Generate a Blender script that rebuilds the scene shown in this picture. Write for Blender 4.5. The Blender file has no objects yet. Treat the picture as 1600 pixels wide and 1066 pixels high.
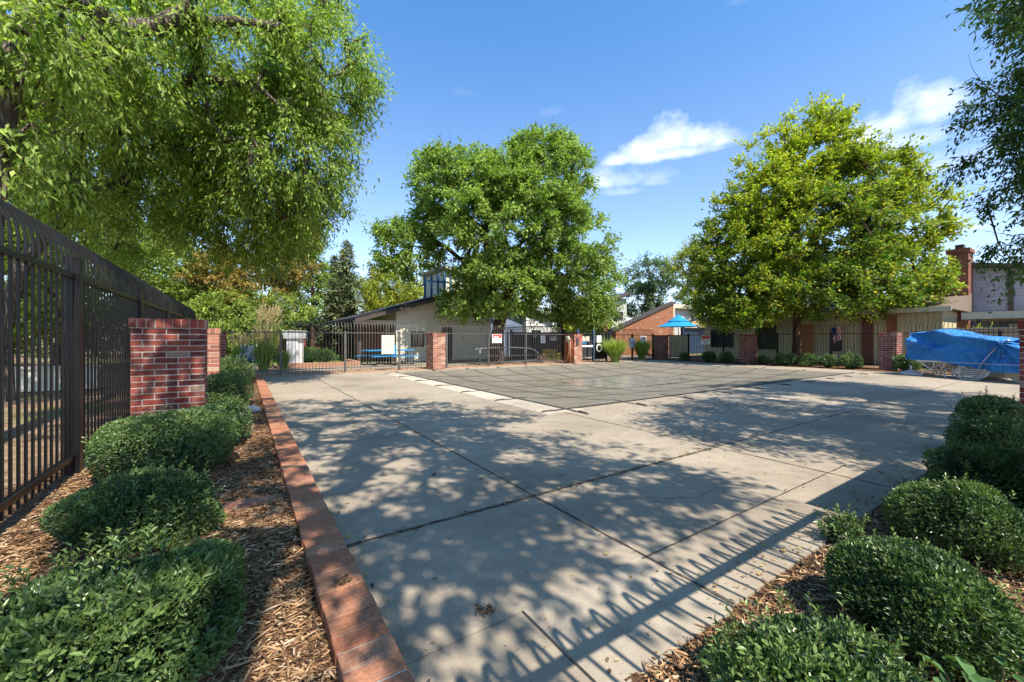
import bpy, math, random
import numpy as np
from mathutils import Vector, Matrix

# ------------------------------------------------------------------ camera, sky, sun, exposure
SC = bpy.context.scene
COL = SC.collection
TH = math.radians(33.6)
CT, ST = math.cos(TH), math.sin(TH)
FPX, CAMH, HZ = 630.0, 1.30, 530.0
cam_data = bpy.data.cameras.new("camera")
cam_data.sensor_width = 36.0
cam_data.lens = 36.0 * FPX / 1600.0
cam_data.shift_y = -3.0 / 1600.0
cam_data.clip_start = 0.05
cam_data.clip_end = 1500.0
cam = bpy.data.objects.new("camera", cam_data)
COL.objects.link(cam)
cam.location = (0, 0, CAMH)
cam.rotation_euler = (math.radians(90), 0, -TH)
SC.camera = cam

SUN_EL = math.radians(54)
SUN_DX = -0.05                      # light travels (SUN_DX, 1) on the ground
world = bpy.data.worlds.new("World")
SC.world = world
world.use_nodes = True
wn = world.node_tree.nodes
wl = world.node_tree.links
for n in list(wn):
    wn.remove(n)
w_out = wn.new("ShaderNodeOutputWorld")
w_bg = wn.new("ShaderNodeBackground")
w_bg.inputs["Strength"].default_value = 0.14
sky = wn.new("ShaderNodeTexSky")
sky.sky_type = 'NISHITA'
sky.sun_disc = False
sky.sun_elevation = SUN_EL
sky.sun_rotation = math.atan2(-SUN_DX, -1.0)
sky.altitude = 1600
sky.air_density = 1.0
sky.dust_density = 2.4
sky.ozone_density = 2.5

def WM(op, a, b=None, c=None, clamp=False):
    n = wn.new("ShaderNodeMath"); n.operation = op; n.use_clamp = clamp
    for i, v in enumerate((a, b, c)):
        if v is None: continue
        if isinstance(v, (int, float)): n.inputs[i].default_value = v
        else: wl.new(v, n.inputs[i])
    return n.outputs[0]
w_tc = wn.new("ShaderNodeTexCoord")
w_sep = wn.new("ShaderNodeSeparateXYZ")
wl.new(w_tc.outputs["Generated"], w_sep.inputs[0])
az = WM('ARCTAN2', w_sep.outputs[0], w_sep.outputs[1])          # bearing from +Y
el = WM('ARCSINE', w_sep.outputs[2])
w_n = wn.new("ShaderNodeTexNoise"); w_n.inputs["Scale"].default_value = 13.0
w_n.inputs["Detail"].default_value = 7.0; w_n.inputs["Roughness"].default_value = 0.55
w_map = wn.new("ShaderNodeMapping"); w_map.inputs["Scale"].default_value = (1, 1, 1.7)
wl.new(w_tc.outputs["Generated"], w_map.inputs[0]); wl.new(w_map.outputs[0], w_n.inputs["Vector"])
noise = w_n.outputs["Fac"]
cloud = None
# bearing, elevation (deg), half width, half height, density; each cumulus has a flat base
for (A, E, hw, hh, dn) in [(48.6, 23.6, 3.2, 1.3, .8), (51.6, 24.5, 3.2, 2.0, 1.0), (55.0, 25.2, 3.6, 2.6, 1.0), (58.4, 24.9, 3.4, 2.3, 1.0), (61.2, 24.0, 2.8, 1.4, .7), (55, 23.4, 6.5, 1.3, .8),
                           (46.3, 21.2, 2.6, 1.9, .7), (49.5, 21.0, 3.0, 1.6, .6), (52.8, 20.7, 3.0, 1.5, .45), (48.5, 19.6, 4.5, 1.0, .5),
                           (74.9, 21.2, 2.4, 2.0, .9), (77.0, 22.2, 2.8, 2.6, 1.0), (79.6, 21.8, 2.8, 2.4, 1.0), (78.0, 19.6, 4.2, 1.8, .6), (80.5, 17.0, 4.0, 1.8, .35),
                           (81.2, 11.1, 1.5, 1.4, .7), (82.6, 10.6, 1.5, 1.1, .6), (39.5, 29.4, 2.0, .7, .09), (64, 36.5, 2.6, .8, .10), (27.0, 31.5, 1.8, .8, .05), (76, 12.0, 5, 1.6, .16),
                           (118, 22, 9, 5, .9), (-40, 24, 10, 5, .8), (150, 30, 12, 5, .8), (-95, 28, 10, 6, .8), (210, 25, 14, 6, .7)]:
    dx = WM('DIVIDE', WM('SUBTRACT', az, math.radians(A if A <= 180 else A - 360)), math.radians(hw))
    dy = WM('DIVIDE', WM('SUBTRACT', el, math.radians(E - hh * .35)), math.radians(hh))
    dyn = WM('MULTIPLY', WM('MINIMUM', dy, 0.0), 2.6)           # steeper below: flat base
    dyp = WM('MAXIMUM', dy, 0.0)
    d = WM('SQRT', WM('ADD', WM('MULTIPLY', dx, dx), WM('ADD', WM('MULTIPLY', dyn, dyn), WM('MULTIPLY', dyp, dyp))))
    v = WM('ADD', WM('SUBTRACT', 1.0, d), WM('MULTIPLY', WM('SUBTRACT', noise, 0.47), 3.4))
    v = WM('MULTIPLY', WM('SMOOTH_MIN', WM('MAXIMUM', WM('MULTIPLY', v, .62), 0.0), 1.0, 0.25), dn)
    cloud = v if cloud is None else WM('MAXIMUM', cloud, v)
cloud = WM('MULTIPLY', cloud, 0.86, clamp=True)
w_tint = wn.new("ShaderNodeMixRGB"); w_tint.blend_type = 'MULTIPLY'; w_tint.inputs[0].default_value = 1.0
w_tr = wn.new('ShaderNodeValToRGB'); wl.new(w_sep.outputs[2], w_tr.inputs[0]); _e = w_tr.color_ramp.elements; _e[0].position = .06; _e[0].color = (1.22, 1.10, 1.06, 1); _e[1].position = .66; _e[1].color = (.54, 1.0, 1.24, 1); _m = _e.new(.40); _m.color = (.93, 1.04, 1.10, 1); wl.new(w_tr.outputs[0], w_tint.inputs[2])
wl.new(sky.outputs[0], w_tint.inputs[1])
w_mix = wn.new("ShaderNodeMixRGB")
w_mix.inputs[2].default_value = (5.7, 5.9, 6.3, 1)
wl.new(cloud, w_mix.inputs[0]); wl.new(w_tint.outputs[0], w_mix.inputs[1])
wl.new(w_mix.outputs[0], w_bg.inputs["Color"]); wl.new(w_bg.outputs[0], w_out.inputs["Surface"])

sun_data = bpy.data.lights.new("sun", 'SUN')
sun_data.energy = 4.6
sun_data.angle = math.radians(0.45)
sun_data.color = (1.0, 0.93, 0.81)
sun = bpy.data.objects.new("sun", sun_data)
COL.objects.link(sun)
sdir = Vector((SUN_DX, 1.0, -math.tan(SUN_EL) * math.hypot(SUN_DX, 1)))
sun.rotation_euler = sdir.to_track_quat('-Z', 'Y').to_euler()
sun.location = (0, -20, 40)

SC.view_settings.view_transform = 'Standard'
SC.view_settings.look = 'None'
SC.view_settings.gamma = 1.0
SC.view_settings.exposure = 1.06
try:
    SC.cycles.max_bounces = 7
    SC.cycles.diffuse_bounces = 3
    SC.cycles.glossy_bounces = 2
    SC.cycles.transmission_bounces = 4
    SC.cycles.caustics_reflective = False
    SC.cycles.caustics_refractive = False
except Exception:
    pass

# ------------------------------------------------------------------ measured points: photo bearings to places
def _pos(r, Z, z=0.0):
    return Vector((Z * (ST + r * CT), Z * (CT - r * ST), z))
def G(px, py, z=0.0):                 # the ground point (height z) seen there
    Z = FPX * (CAMH - z) / (py - HZ)
    return _pos((px - 800) / FPX, Z, z)
def A(px, py, Z):                     # a point at distance Z
    return _pos((px - 800) / FPX, Z, CAMH + (HZ - py) / FPX * Z)
def WY(px, py, yw):                   # a point of the plane y = yw
    r = (px - 800) / FPX; Z = yw / (CT - r * ST)
    return _pos(r, Z, CAMH + (HZ - py) / FPX * Z)
def WX(px, py, xw):
    r = (px - 800) / FPX; Z = xw / (ST + r * CT)
    return _pos(r, Z, CAMH + (HZ - py) / FPX * Z)

# ------------------------------------------------------------------ object helpers
def tag(o, label=None, cat=None, group=None, kind=None):
    if label: o['label'] = label
    if cat: o['category'] = cat
    if group: o['group'] = group
    if kind: o['kind'] = kind
    return o
def empty(name, loc=(0, 0, 0), rz=0.0):
    o = bpy.data.objects.new(name, None)
    o.empty_display_size = 0.2
    o.location = loc; o.rotation_euler = (0, 0, rz)
    COL.objects.link(o)
    return o
def dup(root, loc, rz=0.0, scale=None):
    c = root.copy(); COL.objects.link(c); c.location = loc; c.rotation_euler = (0, 0, rz)
    if scale is not None: c.scale = scale if hasattr(scale, '__len__') else (scale,) * 3
    for ch in list(root.children):
        d = ch.copy(); COL.objects.link(d); d.parent = c
        for g in ch.children:
            e = g.copy(); COL.objects.link(e); e.parent = d
    return c

class MB:
    def __init__(s): s.V = []; s.F = []; s.M = []; s.S = []
    def add(s, vs, fs, m=0, smooth=False):
        b = len(s.V); s.V.extend([tuple(v) for v in vs])
        for f in fs:
            s.F.append(tuple(b + i for i in f)); s.M.append(m); s.S.append(smooth)
        return s
    def box(s, x0, x1, y0, y1, z0, z1, m=0, rz=0, c=None):
        vs = [(x, y, z) for z in (z0, z1) for (x, y) in ((x0, y0), (x1, y0), (x1, y1), (x0, y1))]
        if rz:
            c = c or ((x0 + x1) / 2, (y0 + y1) / 2)
            ca, sa = math.cos(rz), math.sin(rz)
            vs = [(c[0] + (x - c[0]) * ca - (y - c[1]) * sa, c[1] + (x - c[0]) * sa + (y - c[1]) * ca, z) for x, y, z in vs]
        return s.add(vs, [(0, 3, 2, 1), (4, 5, 6, 7), (0, 1, 5, 4), (1, 2, 6, 5), (2, 3, 7, 6), (3, 0, 4, 7)], m)
    def prism(s, poly, axis, a, b, m=0):      # poly: 2D points; axis 'y': (x,z) extruded in y; 'x': (y,z); 'z': (x,y)
        def mk(p, t):
            return (p[0], t, p[1]) if axis == 'y' else ((t, p[0], p[1]) if axis == 'x' else (p[0], p[1], t))
        n = len(poly)
        vs = [mk(p, a) for p in poly] + [mk(p, b) for p in poly]
        fs = [tuple(range(n)), tuple(range(2 * n - 1, n - 1, -1))]
        fs += [(i, i + n, (i + 1) % n + n, (i + 1) % n) for i in range(n)]
        return s.add(vs, fs, m)
    def tube(s, pts, r, n=8, m=0, smooth=True, cap=True, flat=None, roll=0.0):
        pts = [Vector(p) for p in pts]
        rs = r if hasattr(r, '__len__') else [r] * len(pts)
        ring = []; up = None
        for i, p in enumerate(pts):
            t = (pts[min(i + 1, len(pts) - 1)] - pts[max(i - 1, 0)]).normalized()
            if up is None:
                a = Vector((0, 0, 1)) if abs(t.z) < .9 else Vector((0, 1, 0))
                up = (a - t * a.dot(t)).normalized()
            else:
                up = (up - t * up.dot(t))
                up = up.normalized() if up.length > 1e-6 else t.orthogonal().normalized()
            sd = t.cross(up)
            for k in range(n):
                an = 2 * math.pi * (k + .5) / n + roll
                q = up * math.cos(an) * rs[i] * (flat or 1) + sd * math.sin(an) * rs[i]
                ring.append(p + q)
        fs = []
        for i in range(len(pts) - 1):
            for k in range(n):
                k2 = (k + 1) % n
                fs.append((i * n + k, i * n + k2, (i + 1) * n + k2, (i + 1) * n + k))
        if cap:
            fs.append(tuple(range(n - 1, -1, -1))); fs.append(tuple((len(pts) - 1) * n + k for k in range(n)))
        return s.add(ring, fs, m, smooth)
    def lathe(s, prof, c=(0, 0, 0), n=20, m=0, smooth=True, axis='z'):
        vs = []
        for (r, z) in prof:
            for k in range(n):
                a = 2 * math.pi * k / n
                p = (r * math.cos(a), r * math.sin(a), z)
                if axis == 'y': p = (p[0], p[2], p[1])
                if axis == 'x': p = (p[2], p[0], p[1])
                vs.append((c[0] + p[0], c[1] + p[1], c[2] + p[2]))
        fs = []
        for i in range(len(prof) - 1):
            for k in range(n):
                k2 = (k + 1) % n
                fs.append((i * n + k, i * n + k2, (i + 1) * n + k2, (i + 1) * n + k))
        fs.append(tuple(range(n - 1, -1, -1))); fs.append(tuple((len(prof) - 1) * n + k for k in range(n)))
        return s.add(vs, fs, m, smooth)
    def build(s, name, mats, parent=None, loc=None, rz=0.0):
        me = bpy.data.meshes.new(name)
        me.from_pydata(s.V, [], s.F)
        mats = mats if isinstance(mats, (list, tuple)) else [mats]
        for m in mats: me.materials.append(m)
        me.polygons.foreach_set('material_index', s.M)
        me.polygons.foreach_set('use_smooth', s.S)
        me.update()
        o = bpy.data.objects.new(name, me); COL.objects.link(o)
        if parent is not None: o.parent = parent
        if loc is not None: o.location = loc
        if rz: o.rotation_euler = (0, 0, rz)
        return o

def np_obj(name, V, Q, mats, parent=None, attrs=None, midx=None, smooth=False, T=None):
    """V (n,3), Q (m,4) quads, T (k,3) tris -> one mesh object"""
    me = bpy.data.meshes.new(name)
    V = np.ascontiguousarray(V, dtype=np.float32)
    Q = np.asarray(Q, dtype=np.int32).reshape(-1, 4)
    T = np.zeros((0, 3), np.int32) if T is None else np.asarray(T, dtype=np.int32)
    nf = len(Q) + len(T)
    me.vertices.add(len(V)); me.vertices.foreach_set('co', V.ravel())
    me.loops.add(Q.size + T.size)
    me.loops.foreach_set('vertex_index', np.concatenate([Q.ravel(), T.ravel()]).astype(np.int32))
    me.polygons.add(nf)
    ls = np.concatenate([np.arange(len(Q)) * 4, Q.size + np.arange(len(T)) * 3]).astype(np.int32)
    me.polygons.foreach_set('loop_start', ls)
    mats = mats if isinstance(mats, (list, tuple)) else [mats]
    for m in mats: me.materials.append(m)
    if midx is not None: me.polygons.foreach_set('material_index', np.asarray(midx, dtype=np.int32))
    me.update(calc_edges=True)
    me.polygons.foreach_set('use_smooth', np.full(nf, smooth))
    for k, a in (attrs or {}).items():
        at = me.attributes.new(k, 'FLOAT', 'POINT')
        at.data.foreach_set('value', np.ascontiguousarray(a, dtype=np.float32))
    o = bpy.data.objects.new(name, me); COL.objects.link(o)
    if parent is not None: o.parent = parent
    return o

# ------------------------------------------------------------------ materials
class NT:
    def __init__(s, name):
        s.m = bpy.data.materials.new(name); s.m.use_nodes = True
        s.t = s.m.node_tree; s.t.nodes.clear()
        s.out = s.n("ShaderNodeOutputMaterial")
    def n(s, ty, **kw):
        nd = s.t.nodes.new(ty)
        for k, v in kw.items(): setattr(nd, k, v)
        return nd
    def set(s, sock, v):
        if isinstance(v, bpy.types.NodeSocket): s.t.links.new(v, sock)
        elif isinstance(v, (tuple, list)) and len(v) == 3 and sock.type == 'RGBA': sock.default_value = (*v, 1)
        else: sock.default_value = v
    def tc(s, which='Object'): return s.n("ShaderNodeTexCoord").outputs[which]
    def pos(s): return s.n("ShaderNodeNewGeometry").outputs['Position']
    def map(s, vec, scale=(1, 1, 1), loc=(0, 0, 0), rot=(0, 0, 0)):
        m = s.n("ShaderNodeMapping"); s.set(m.inputs['Vector'], vec)
        m.inputs['Scale'].default_value = scale; m.inputs['Location'].default_value = loc; m.inputs['Rotation'].default_value = rot
        return m.outputs[0]
    def noise(s, vec, scale, detail=4, rough=.55, out='Fac', dist=0):
        m = s.n("ShaderNodeTexNoise"); s.set(m.inputs['Vector'], vec); m.inputs['Scale'].default_value = scale
        m.inputs['Detail'].default_value = detail; m.inputs['Roughness'].default_value = rough; m.inputs['Distortion'].default_value = dist
        return m.outputs[out]
    def voro(s, vec, scale, feat='F1', out='Distance', rnd=1.0):
        m = s.n("ShaderNodeTexVoronoi"); m.feature = feat; s.set(m.inputs['Vector'], vec); m.inputs['Scale'].default_value = scale
        m.inputs['Randomness'].default_value = rnd
        return m.outputs[out]
    def math(s, op, a, b=0.0, clamp=False):
        m = s.n("ShaderNodeMath"); m.operation = op; m.use_clamp = clamp; s.set(m.inputs[0], a); s.set(m.inputs[1], b); return m.outputs[0]
    def ramp(s, fac, stops, interp='LINEAR'):
        r = s.n("ShaderNodeValToRGB"); s.set(r.inputs[0], fac); r.color_ramp.interpolation = interp
        e = r.color_ramp.elements
        while len(e) < len(stops): e.new(0.5)
        for i, (p, c) in enumerate(stops):
            e[i].position = p; e[i].color = (*c, 1) if len(c) == 3 else c
        return r.outputs[0]
    def mix(s, f, a, b, mode='MIX'):
        m = s.n("ShaderNodeMixRGB"); m.blend_type = mode; s.set(m.inputs[0], f); s.set(m.inputs[1], a); s.set(m.inputs[2], b); return m.outputs[0]
    def attr(s, name): 
        a = s.n("ShaderNodeAttribute"); a.attribute_name = name; return a.outputs['Fac']
    def bump(s, h, strength=.3, dist=.01, nrm=None):
        b = s.n("ShaderNodeBump"); b.inputs['Strength'].default_value = strength; b.inputs['Distance'].default_value = dist
        s.set(b.inputs['Height'], h)
        if nrm is not None: s.set(b.inputs['Normal'], nrm)
        return b.outputs[0]
    def pbr(s, color, rough=.8, spec=.3, metal=0.0, normal=None):
        p = s.n("ShaderNodeBsdfPrincipled"); s.set(p.inputs['Base Color'], color); s.set(p.inputs['Roughness'], rough)
        s.set(p.inputs['Specular IOR Level'], spec); s.set(p.inputs['Metallic'], metal)
        if normal is not None: s.set(p.inputs['Normal'], normal)
        s.t.links.new(p.outputs[0], s.out.inputs['Surface']); return p
def C3(c, k): return tuple(min(1.0, x * k) for x in c)

def plain(name, c, rough=.7, spec=.3, metal=0.0, var=.25, scale=6.0, bump=.1):
    t = NT(name); v = t.tc()
    f = t.noise(v, scale, 5)
    col = t.ramp(f, [(.25, C3(c, 1 - var)), (.75, C3(c, 1 + var))])
    f2 = t.noise(v, scale * 9, 3)
    t.pbr(col, rough, spec, metal, t.bump(f2, bump, .004))
    return t.m

def leaf_mat(name, dark, light, warm, trans=.32, rough=.5, spec=.3):
    t = NT(name)
    tone, rnd = t.attr('tone'), t.attr('rnd')
    c = t.mix(tone, dark, light)
    w = t.math('POWER', rnd, 3.0)
    c = t.mix(t.math('MULTIPLY', w, .7), c, warm)
    hsv = t.n("ShaderNodeHueSaturation"); t.set(hsv.inputs['Color'], c)
    t.set(hsv.inputs['Value'], t.math('ADD', t.math('MULTIPLY', t.math('FRACT', t.math('MULTIPLY', rnd, 7.31)), .7), .62))
    p = t.n("ShaderNodeBsdfPrincipled"); t.set(p.inputs['Base Color'], hsv.outputs[0]); p.inputs['Roughness'].default_value = rough
    p.inputs['Specular IOR Level'].default_value = spec
    tr = t.n("ShaderNodeBsdfTranslucent")
    t.set(tr.inputs['Color'], t.mix(1.0, hsv.outputs[0], (1.5, 1.7, .7), 'MULTIPLY'))
    ms = t.n("ShaderNodeMixShader"); ms.inputs[0].default_value = trans
    t.t.links.new(p.outputs[0], ms.inputs[1]); t.t.links.new(tr.outputs[0], ms.inputs[2])
    t.t.links.new(ms.outputs[0], t.out.inputs['Surface'])
    return t.m

def bark_mat(name, c1, c2, sc=1.0):
    t = NT(name); v = t.tc()
    v = t.mix(.06, v, t.noise(v, 5, 4, .6, 'Color'), 'ADD')
    m = t.map(v, (13 * sc, 13 * sc, 1.3 * sc))
    a = t.voro(m, 1.6, 'DISTANCE_TO_EDGE'); b = t.noise(m, 3.0, 6, .65)
    h = t.math('MULTIPLY', t.math('MINIMUM', t.math('MULTIPLY', a, 3.0), 1.0), t.math('ADD', b, .3))
    col = t.ramp(h, [(.1, C3(c1, .5)), (.45, c1), (.9, c2)])
    t.pbr(col, .9, .15, 0, t.bump(h, .9, .03))
    return t.m

def brick_tex(name, c1, c2, mortar, w=.25, h=.083, ms=.011, pale=.0, rough=.85):
    t = NT(name); p = t.pos()
    s = t.n("ShaderNodeSeparateXYZ"); t.set(s.inputs[0], p)
    u = t.math('ADD', s.outputs[0], s.outputs[1])
    cb = t.n("ShaderNodeCombineXYZ"); t.set(cb.inputs[0], u); t.set(cb.inputs[1], s.outputs[2])
    b = t.n("ShaderNodeTexBrick"); t.set(b.inputs['Vector'], cb.outputs[0])
    b.inputs['Scale'].default_value = 1.0; b.inputs['Brick Width'].default_value = w; b.inputs['Row Height'].default_value = h
    b.inputs['Mortar Size'].default_value = ms; b.inputs['Mortar Smooth'].default_value = .2; b.inputs['Bias'].default_value = 0
    t.set(b.inputs['Color1'], c1); t.set(b.inputs['Color2'], c2); t.set(b.inputs['Mortar'], mortar)
    n = t.noise(p, 2.2, 5); n2 = t.noise(p, 40, 3)
    c = t.mix(t.math('MULTIPLY', n, .5), b.outputs['Color'], C3(c1, .5))
    if pale: c = t.mix(t.math('MULTIPLY', t.math('GREATER_THAN', n, 1 - pale), .5), c, (.5, .42, .36))
    c = t.mix(.25, c, t.ramp(n2, [(.3, (.2, .2, .2)), (.7, (1, 1, 1))]), 'MULTIPLY')
    t.pbr(c, rough, .2, 0, t.bump(t.math('SUBTRACT', 1.0, b.outputs['Fac']), .6, .01))
    return t.m

def laid_brick(name, stops, rough=.8, bloom=.45):
    """real bricks: colour by the brick's own 'rnd'"""
    t = NT(name); p = t.pos(); r = t.attr('rnd')
    c = t.ramp(r, stops)
    n = t.noise(p, 9, 6, .65); n2 = t.noise(p, 70, 4)
    c = t.mix(t.math('MULTIPLY', t.ramp(n, [(.45, (0, 0, 0)), (.75, (1, 1, 1))]), bloom), c, (.42, .34, .30))
    c = t.mix(.55, c, t.ramp(n2, [(.3, (.3, .28, .27)), (.62, (1, 1, 1))]), 'MULTIPLY')
    t.pbr(c, rough, .25, 0, t.bump(n2, .35, .006))
    return t.m

def siding(name, c, pitch=.15, vertical=False, rough=.6):
    t = NT(name); p = t.pos()
    s = t.n("ShaderNodeSeparateXYZ"); t.set(s.inputs[0], p)
    v = t.math('ADD', s.outputs[0], s.outputs[1]) if vertical else s.outputs[2]
    fr = t.math('FRACT', t.math('DIVIDE', v, pitch))
    groove = t.math('LESS_THAN', fr, .07)
    n = t.noise(p, 3, 5)
    col = t.ramp(n, [(.3, C3(c, .85)), (.7, C3(c, 1.1))])
    col = t.mix(groove, col, C3(c, .35))
    h = t.math('SUBTRACT', 1.0, groove) if vertical else fr
    t.pbr(col, rough, .25, 0, t.bump(h, .5, .015))
    return t.m

M = {}
M['bark_grey'] = bark_mat('bark_grey', (.13, .10, .08), (.32, .27, .22))
M['bark_brown'] = bark_mat('bark_brown', (.10, .06, .04), (.26, .17, .11))
M['iron'] = plain('fence_iron', (.013, .012, .013), .34, .36, .3, .3, 3, .15)
M['iron_pale'] = plain('fence_iron_weathered', (.09, .085, .08), .5, .5, .2, .3, 3, .15)
M['steel_blue'] = plain('blue_grey_steel', (.06, .10, .16), .45, .5, .2)
M['galv'] = plain('grey_tube_steel', (.20, .21, .22), .4, .5, .6)
M['mortar'] = plain('mortar', (.40, .36, .32), .95, .1, 0, .2, 20, .3)
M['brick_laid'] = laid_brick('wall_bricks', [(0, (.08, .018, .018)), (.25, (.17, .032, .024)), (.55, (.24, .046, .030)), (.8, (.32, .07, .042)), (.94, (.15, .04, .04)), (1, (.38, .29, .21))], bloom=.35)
M['brick_sunny'] = laid_brick('sunlit_pillar_bricks', [(0, (.22, .07, .04)), (.4, (.34, .12, .07)), (.8, (.42, .17, .10)), (1, (.50, .32, .20))], bloom=.2)  # pillar bricks with sunlight put into the colour, paler and more orange
M['brick_curb'] = laid_brick('kerb_bricks', [(0, (.26, .10, .055)), (.3, (.38, .16, .085)), (.6, (.31, .12, .065)), (.85, (.44, .22, .12)), (1, (.27, .115, .08))], bloom=.12)
M['brick_orange'] = brick_tex('orange_brick', (.42, .15, .06), (.25, .075, .035), (.30, .22, .16), pale=.35)
M['brick_tan'] = brick_tex('tan_pink_brick', (.45, .22, .13), (.38, .17, .10), (.4, .32, .25))
M['brick_red'] = brick_tex('red_brick_wall', (.26, .07, .045), (.17, .04, .03), (.28, .22, .18), pale=.3)
M['stucco'] = plain('cream_stucco', (.64, .58, .46), .9, .1, 0, .08, 3, .3)
M['cream_siding'] = siding('cream_vertical_siding', (.56, .48, .30), .20, True)
M['white_siding'] = siding('white_siding', (.70, .68, .64), .18)
M['tan_siding'] = siding('tan_siding', (.48, .34, .20), .12)
M['blue_siding'] = siding('blue_grey_siding', (.26, .27, .34), .17)
M['grey_siding'] = siding('pale_grey_siding', (.50, .50, .50), .2)
M['shade_blue'] = siding('shade_tinted_boards', (.16, .20, .28), .2, True)  # boards of shaded walls: the blue-grey of the shade is put into the colour
M['brown_board'] = siding('brown_board_wall', (.20, .085, .045), .16, True)
M['trim'] = plain('cream_trim', (.50, .44, .34), .7, .2, 0, .1)
M['trim_dark'] = plain('dark_brown_trim', (.06, .045, .04), .6, .3)
M['white'] = plain('white_paint', (.75, .74, .72), .5, .35, 0, .06)
M['offwhite'] = plain('white_resin', (.72, .70, .68), .4, .4, 0, .08)
M['dark_fence'] = siding('black_board_fence', (.05, .05, .06), .14, True)
M['yellow'] = plain('yellow_paint', (.62, .46, .06), .7, .2, 0, .3, 8)
M['yellow_sign'] = plain('cream_sign_face', (.80, .76, .50), .5, .3, 0, .05)
M['red_sign'] = plain('red_sign_ink', (.60, .07, .05), .5, .3, 0, .1)
M['ink'] = plain('dark_sign_ink', (.08, .08, .09), .6, .2)
M['blue_cloth'] = plain('blue_umbrella_cloth', (.02, .22, .46), .8, .15, 0, .12)
M['blue_paint'] = plain('blue_paint', (.035, .12, .22), .5, .3)
M['hose'] = plain('terracotta_hose', (.33, .085, .03), .5, .3)
M['hose_pale'] = plain('pale_hose', (.55, .38, .24), .5, .3)
M['strap_grey'] = plain('grey_strap', (.42, .41, .42), .7, .2)
M['navy'] = plain('navy_paint', (.015, .03, .06), .5, .3)
M['tan_vinyl'] = plain('tan_vinyl', (.40, .37, .31), .6, .3, 0, .15, 5)
M['terracotta'] = plain('terracotta_pot', (.45, .18, .08), .8, .2)
t = NT('dark_glass'); t.pbr(t.ramp(t.noise(t.pos(), 1.5, 3), [(.3, (.015, .017, .02)), (.7, (.05, .055, .06))]), .08, .6); M['glass'] = t.m
t = NT('dark_shingles'); p = t.pos(); b = t.n("ShaderNodeTexBrick"); t.set(b.inputs['Vector'], p); b.inputs['Scale'].default_value = 1
b.inputs['Brick Width'].default_value = .3; b.inputs['Row Height'].default_value = .16; b.inputs['Mortar Size'].default_value = .012
t.set(b.inputs['Color1'], (.10, .10, .115)); t.set(b.inputs['Color2'], (.05, .052, .065)); t.set(b.inputs['Mortar'], (.02, .02, .02))
t.pbr(b.outputs['Color'], .85, .2, 0, t.bump(t.noise(p, 30), .4, .02)); M['shingle'] = t.m
t = NT('brown_shingles'); p = t.pos(); n = t.noise(p, 25, 5)
t.pbr(t.ramp(n, [(.3, (.10, .075, .06)), (.7, (.24, .19, .15))]), .9, .1, 0, t.bump(n, .5, .02)); M['shingle_brown'] = t.m

# foliage
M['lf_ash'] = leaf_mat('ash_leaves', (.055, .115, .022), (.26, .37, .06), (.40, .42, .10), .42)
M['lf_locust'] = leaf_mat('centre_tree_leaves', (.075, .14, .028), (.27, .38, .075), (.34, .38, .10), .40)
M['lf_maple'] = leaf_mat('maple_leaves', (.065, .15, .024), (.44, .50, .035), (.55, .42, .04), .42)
M['lf_dark'] = leaf_mat('dark_tree_leaves', (.022, .065, .018), (.09, .17, .04), (.14, .18, .04), .3)
M['lf_blue'] = leaf_mat('bluish_tree_leaves', (.035, .075, .035), (.13, .20, .085), (.18, .22, .09), .3)
M['lf_yellow'] = leaf_mat('yellow_green_leaves', (.12, .19, .02), (.40, .42, .04), (.45, .36, .06), .38)
M['lf_autumn'] = leaf_mat('bronze_tree_leaves', (.14, .13, .03), (.36, .26, .07), (.42, .22, .06), .3)
M['lf_green'] = leaf_mat('mid_green_leaves', (.08, .15, .025), (.32, .40, .07), (.30, .28, .06), .34)
M['lf_spruce'] = leaf_mat('spruce_needles', (.05, .085, .04), (.26, .29, .13), (.24, .22, .10), .1, .7)
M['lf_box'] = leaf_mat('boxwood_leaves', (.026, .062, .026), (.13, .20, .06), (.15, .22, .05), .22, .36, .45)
M['lf_weed'] = leaf_mat('broad_weed_leaves', (.05, .12, .04), (.12, .22, .08), (.16, .26, .10), .3, .45)
M['lf_grass'] = leaf_mat('ornamental_grass_blades', (.10, .20, .03), (.32, .42, .08), (.5, .45, .15), .3)
M['lf_plume'] = leaf_mat('tan_plumes', (.35, .25, .13), (.60, .48, .28), (.62, .50, .35), .3, .8)
M['stem'] = plain('shrub_stems', (.06, .042, .028), .9, .1)

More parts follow.
